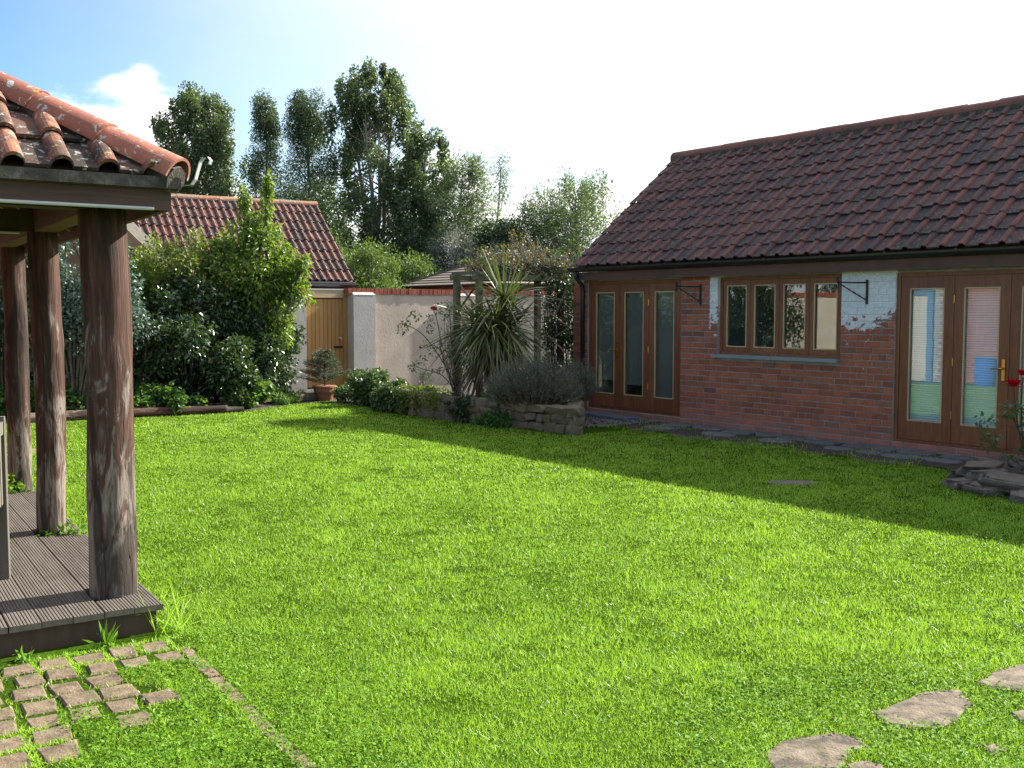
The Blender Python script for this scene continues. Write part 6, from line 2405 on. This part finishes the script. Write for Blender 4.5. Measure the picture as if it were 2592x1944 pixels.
WG = 'weeds round the pavilion deck'
p = PW + PX * 0.06 + PY * -0.02
tuft('grass_tuft', 'tall wispy grass tuft at the deck corner', (p.x, p.y, 0), 46, 0.34, 0.05, group=WG)
p = PW + PX * 0.05 + PY * 0.5
tuft('grass_tuft', 'grass tuft beside the deck edge near the first post', (p.x, p.y, 0), 40, 0.20, 0.07, group=WG)
p = PW + PX * 0.06 + PY * 1.9
tuft('grass_tuft', 'feathery tuft at the deck edge by the second post', (p.x, p.y, 0), 60, 0.28, 0.07, group=WG)
for k, (a, b2, h, lab) in enumerate(((-0.95, -0.06, .16, 'dock-like weed under the front deck edge'), (-0.65, -0.08, .10, 'small weed on the setts under the deck edge'), (-0.30, -0.09, .15, 'grassy weed before the corner of the deck'))):
    p = PW + PX * a + PY * b2
    tuft('broad_weed', lab, (p.x, p.y, 0), 26, h, 0.02, 'lf_clover', 0.018, group=WG)
for (x, y, z), lab in (((-0.14, 2.02, .15), 'leafy weed sprouting in the deck hole of the second post'), ((-0.24, 3.92, .15), 'bushy weed growing through the deck by the third post')):
    p = PW + PX * x + PY * y
    root = empty('deck_weed', lab, 'weed', (p.x, p.y, 0.06), 0, WG)
    foliage('leaves', np.array([(0, 0, .06), (.08, .04, .08), (-.08, 0, .05), (0.02, 0.05, .16 if y > 3 else .07)]), np.full((4, 3), 0.07), 30, 0.05, 0.028, M['lf_clover'], root, up=1.0)
    b = MB()
    for k in range(8):
        b.tube([(0, 0, 0), (random.uniform(-.1, .1), random.uniform(-.05, .06), random.uniform(.06, .2))], [0.004, 0.002], 4)
    b.build('stem', M['stem'], root)


# ------------------------------------------------------------------ what the barn glass mirrors: the garden's other side
def build_far_side():
    rot = math.atan2(PY.y, PY.x)
    o = Vector((-8.6, 11.0, 0))
    root = empty('side_wall', 'sunlit rendered boundary wall with brick coping beyond the pavilion', 'wall', o, rot)
    b = MB()
    b.box((-1.2, 0, -0.1), (3.0, 0.25, 1.95))
    b.build('wall_panel', M['render'], root)
    u = MB()
    u.box((0.003, -0.02, 0), (0.097, 0.27, 0.12))
    me = u.mesh('coping_brick', M['coping'])
    x = -1.2
    while x < 2.95:
        link('coping_brick', me, root, (x, 0, 1.952))
        x += 0.104
    root = empty('washed_brick_wall', 'pale-washed brick wall facing the barn across the garden', 'wall', o, rot)
    b = MB()
    b.box((-7.5, 0, -0.1), (-1.21, 0.25, 2.6))
    b.build('wall_panel', M['mortar'], root)
    mb = MB()
    z = 0.0
    r = 0
    while z < 2.5:
        x = -7.5 - 0.11 * (r % 2)
        while x < -1.45:
            mb.box((max(x, -7.5) + 0.005, -0.006, z + 0.005), (x + 0.22, 0.02, z + 0.07))
            x += 0.225
        z += 0.0775
        r += 1
    q = mb.build('bricks', M['coping'], root)
    q['kind'] = 'stuff'
    root = empty('blue_barrel', 'bright blue plastic barrel against the far brick wall', 'barrel', tuple(o - PY * 2.6 + Vector((PX.x, PX.y, 0)) * 0.5))
    b = MB()
    b.tube([(0, 0, 0), (0, 0, .08), (0, 0, .32), (0, 0, .58), (0, 0, .60)], [.20, .22, .235, .22, .20], 18)
    b.build('body', M['blue'], root)
    b = MB()
    b.tube([(0, 0, .58), (0, 0, .62)], .23, 18)
    b.build('rim', M['blue'], root)
    root = empty('blue_doorway', 'white doorway with blue frame in the far wall', 'doorway', tuple(o - PY * 1.0), rot)
    b = MB()
    b.box((-0.2, -0.07, 0), (-0.06, -0.005, 2.1))
    b.box((0.75, -0.07, 0), (0.89, -0.005, 2.1))
    b.box((-0.06, -0.068, 1.98), (0.75, -0.005, 2.1))
    b.build('frame', M['blue_frame'], root)
    b = MB()
    b.box((-0.058, -0.04, 0.02), (0.748, -0.006, 1.978))
    b.build('door', M['render'], root)


build_far_side()


# ------------------------------------------------------------------ trailing plants over the stone edging
def build_trailing():
    a, b = Vector((-2.19, 17.0, 0)), Vector((0.83, 13.5, 0))
    d = (b - a).normalized()
    out = Vector((d.y, -d.x, 0))
    for s0, s1, n, mat, leaf, lab in ((0.0, 1.0, 40, 'lf_ivy', 0.05, 'ivy trailing down the end of the stone edging'),
                                      (0.9, 1.9, 26, 'lf_yellow', 0.035, 'yellow-green creeper hanging over the middle stones'),
                                      (2.1, 2.7, 12, 'lf_dark', 0.04, 'dark low growth on the stones beneath the cordyline'),
                                      (2.9, 3.5, 12, 'lf_ger', 0.05, 'leafy weeds at the stone foot under the lavender')):
        root = empty('trailing_plant', lab, 'plant', tuple(a + d * (s0 + s1) / 2), 0, 'plants trailing over the stone edging')
        cl, stems = [], MB()
        for k in range(n):
            t = random.uniform(s0, s1)
            z = random.uniform(0.05, 0.40) if mat != 'lf_ger' else random.uniform(0.03, 0.16)
            p = a + d * t + out * (0.10 + 0.10 * math.sin(math.pi * t / 4.6) + random.uniform(-0.02, 0.05) + (0.35 - z) * 0.12) - (a + d * (s0 + s1) / 2)
            cl.append((p.x, p.y, z))
            stems.tube([(p.x - out.x * .2, p.y - out.y * .2, 0.34), (p.x, p.y, z)], [0.004, 0.002], 4, cap=False)
        stems.build('stem', M['stem'], root)
        foliage('leaves', np.array(cl), np.full((n, 3), 0.075), 60, leaf, leaf * 0.75, M[mat], root, up=0.7)


build_trailing()
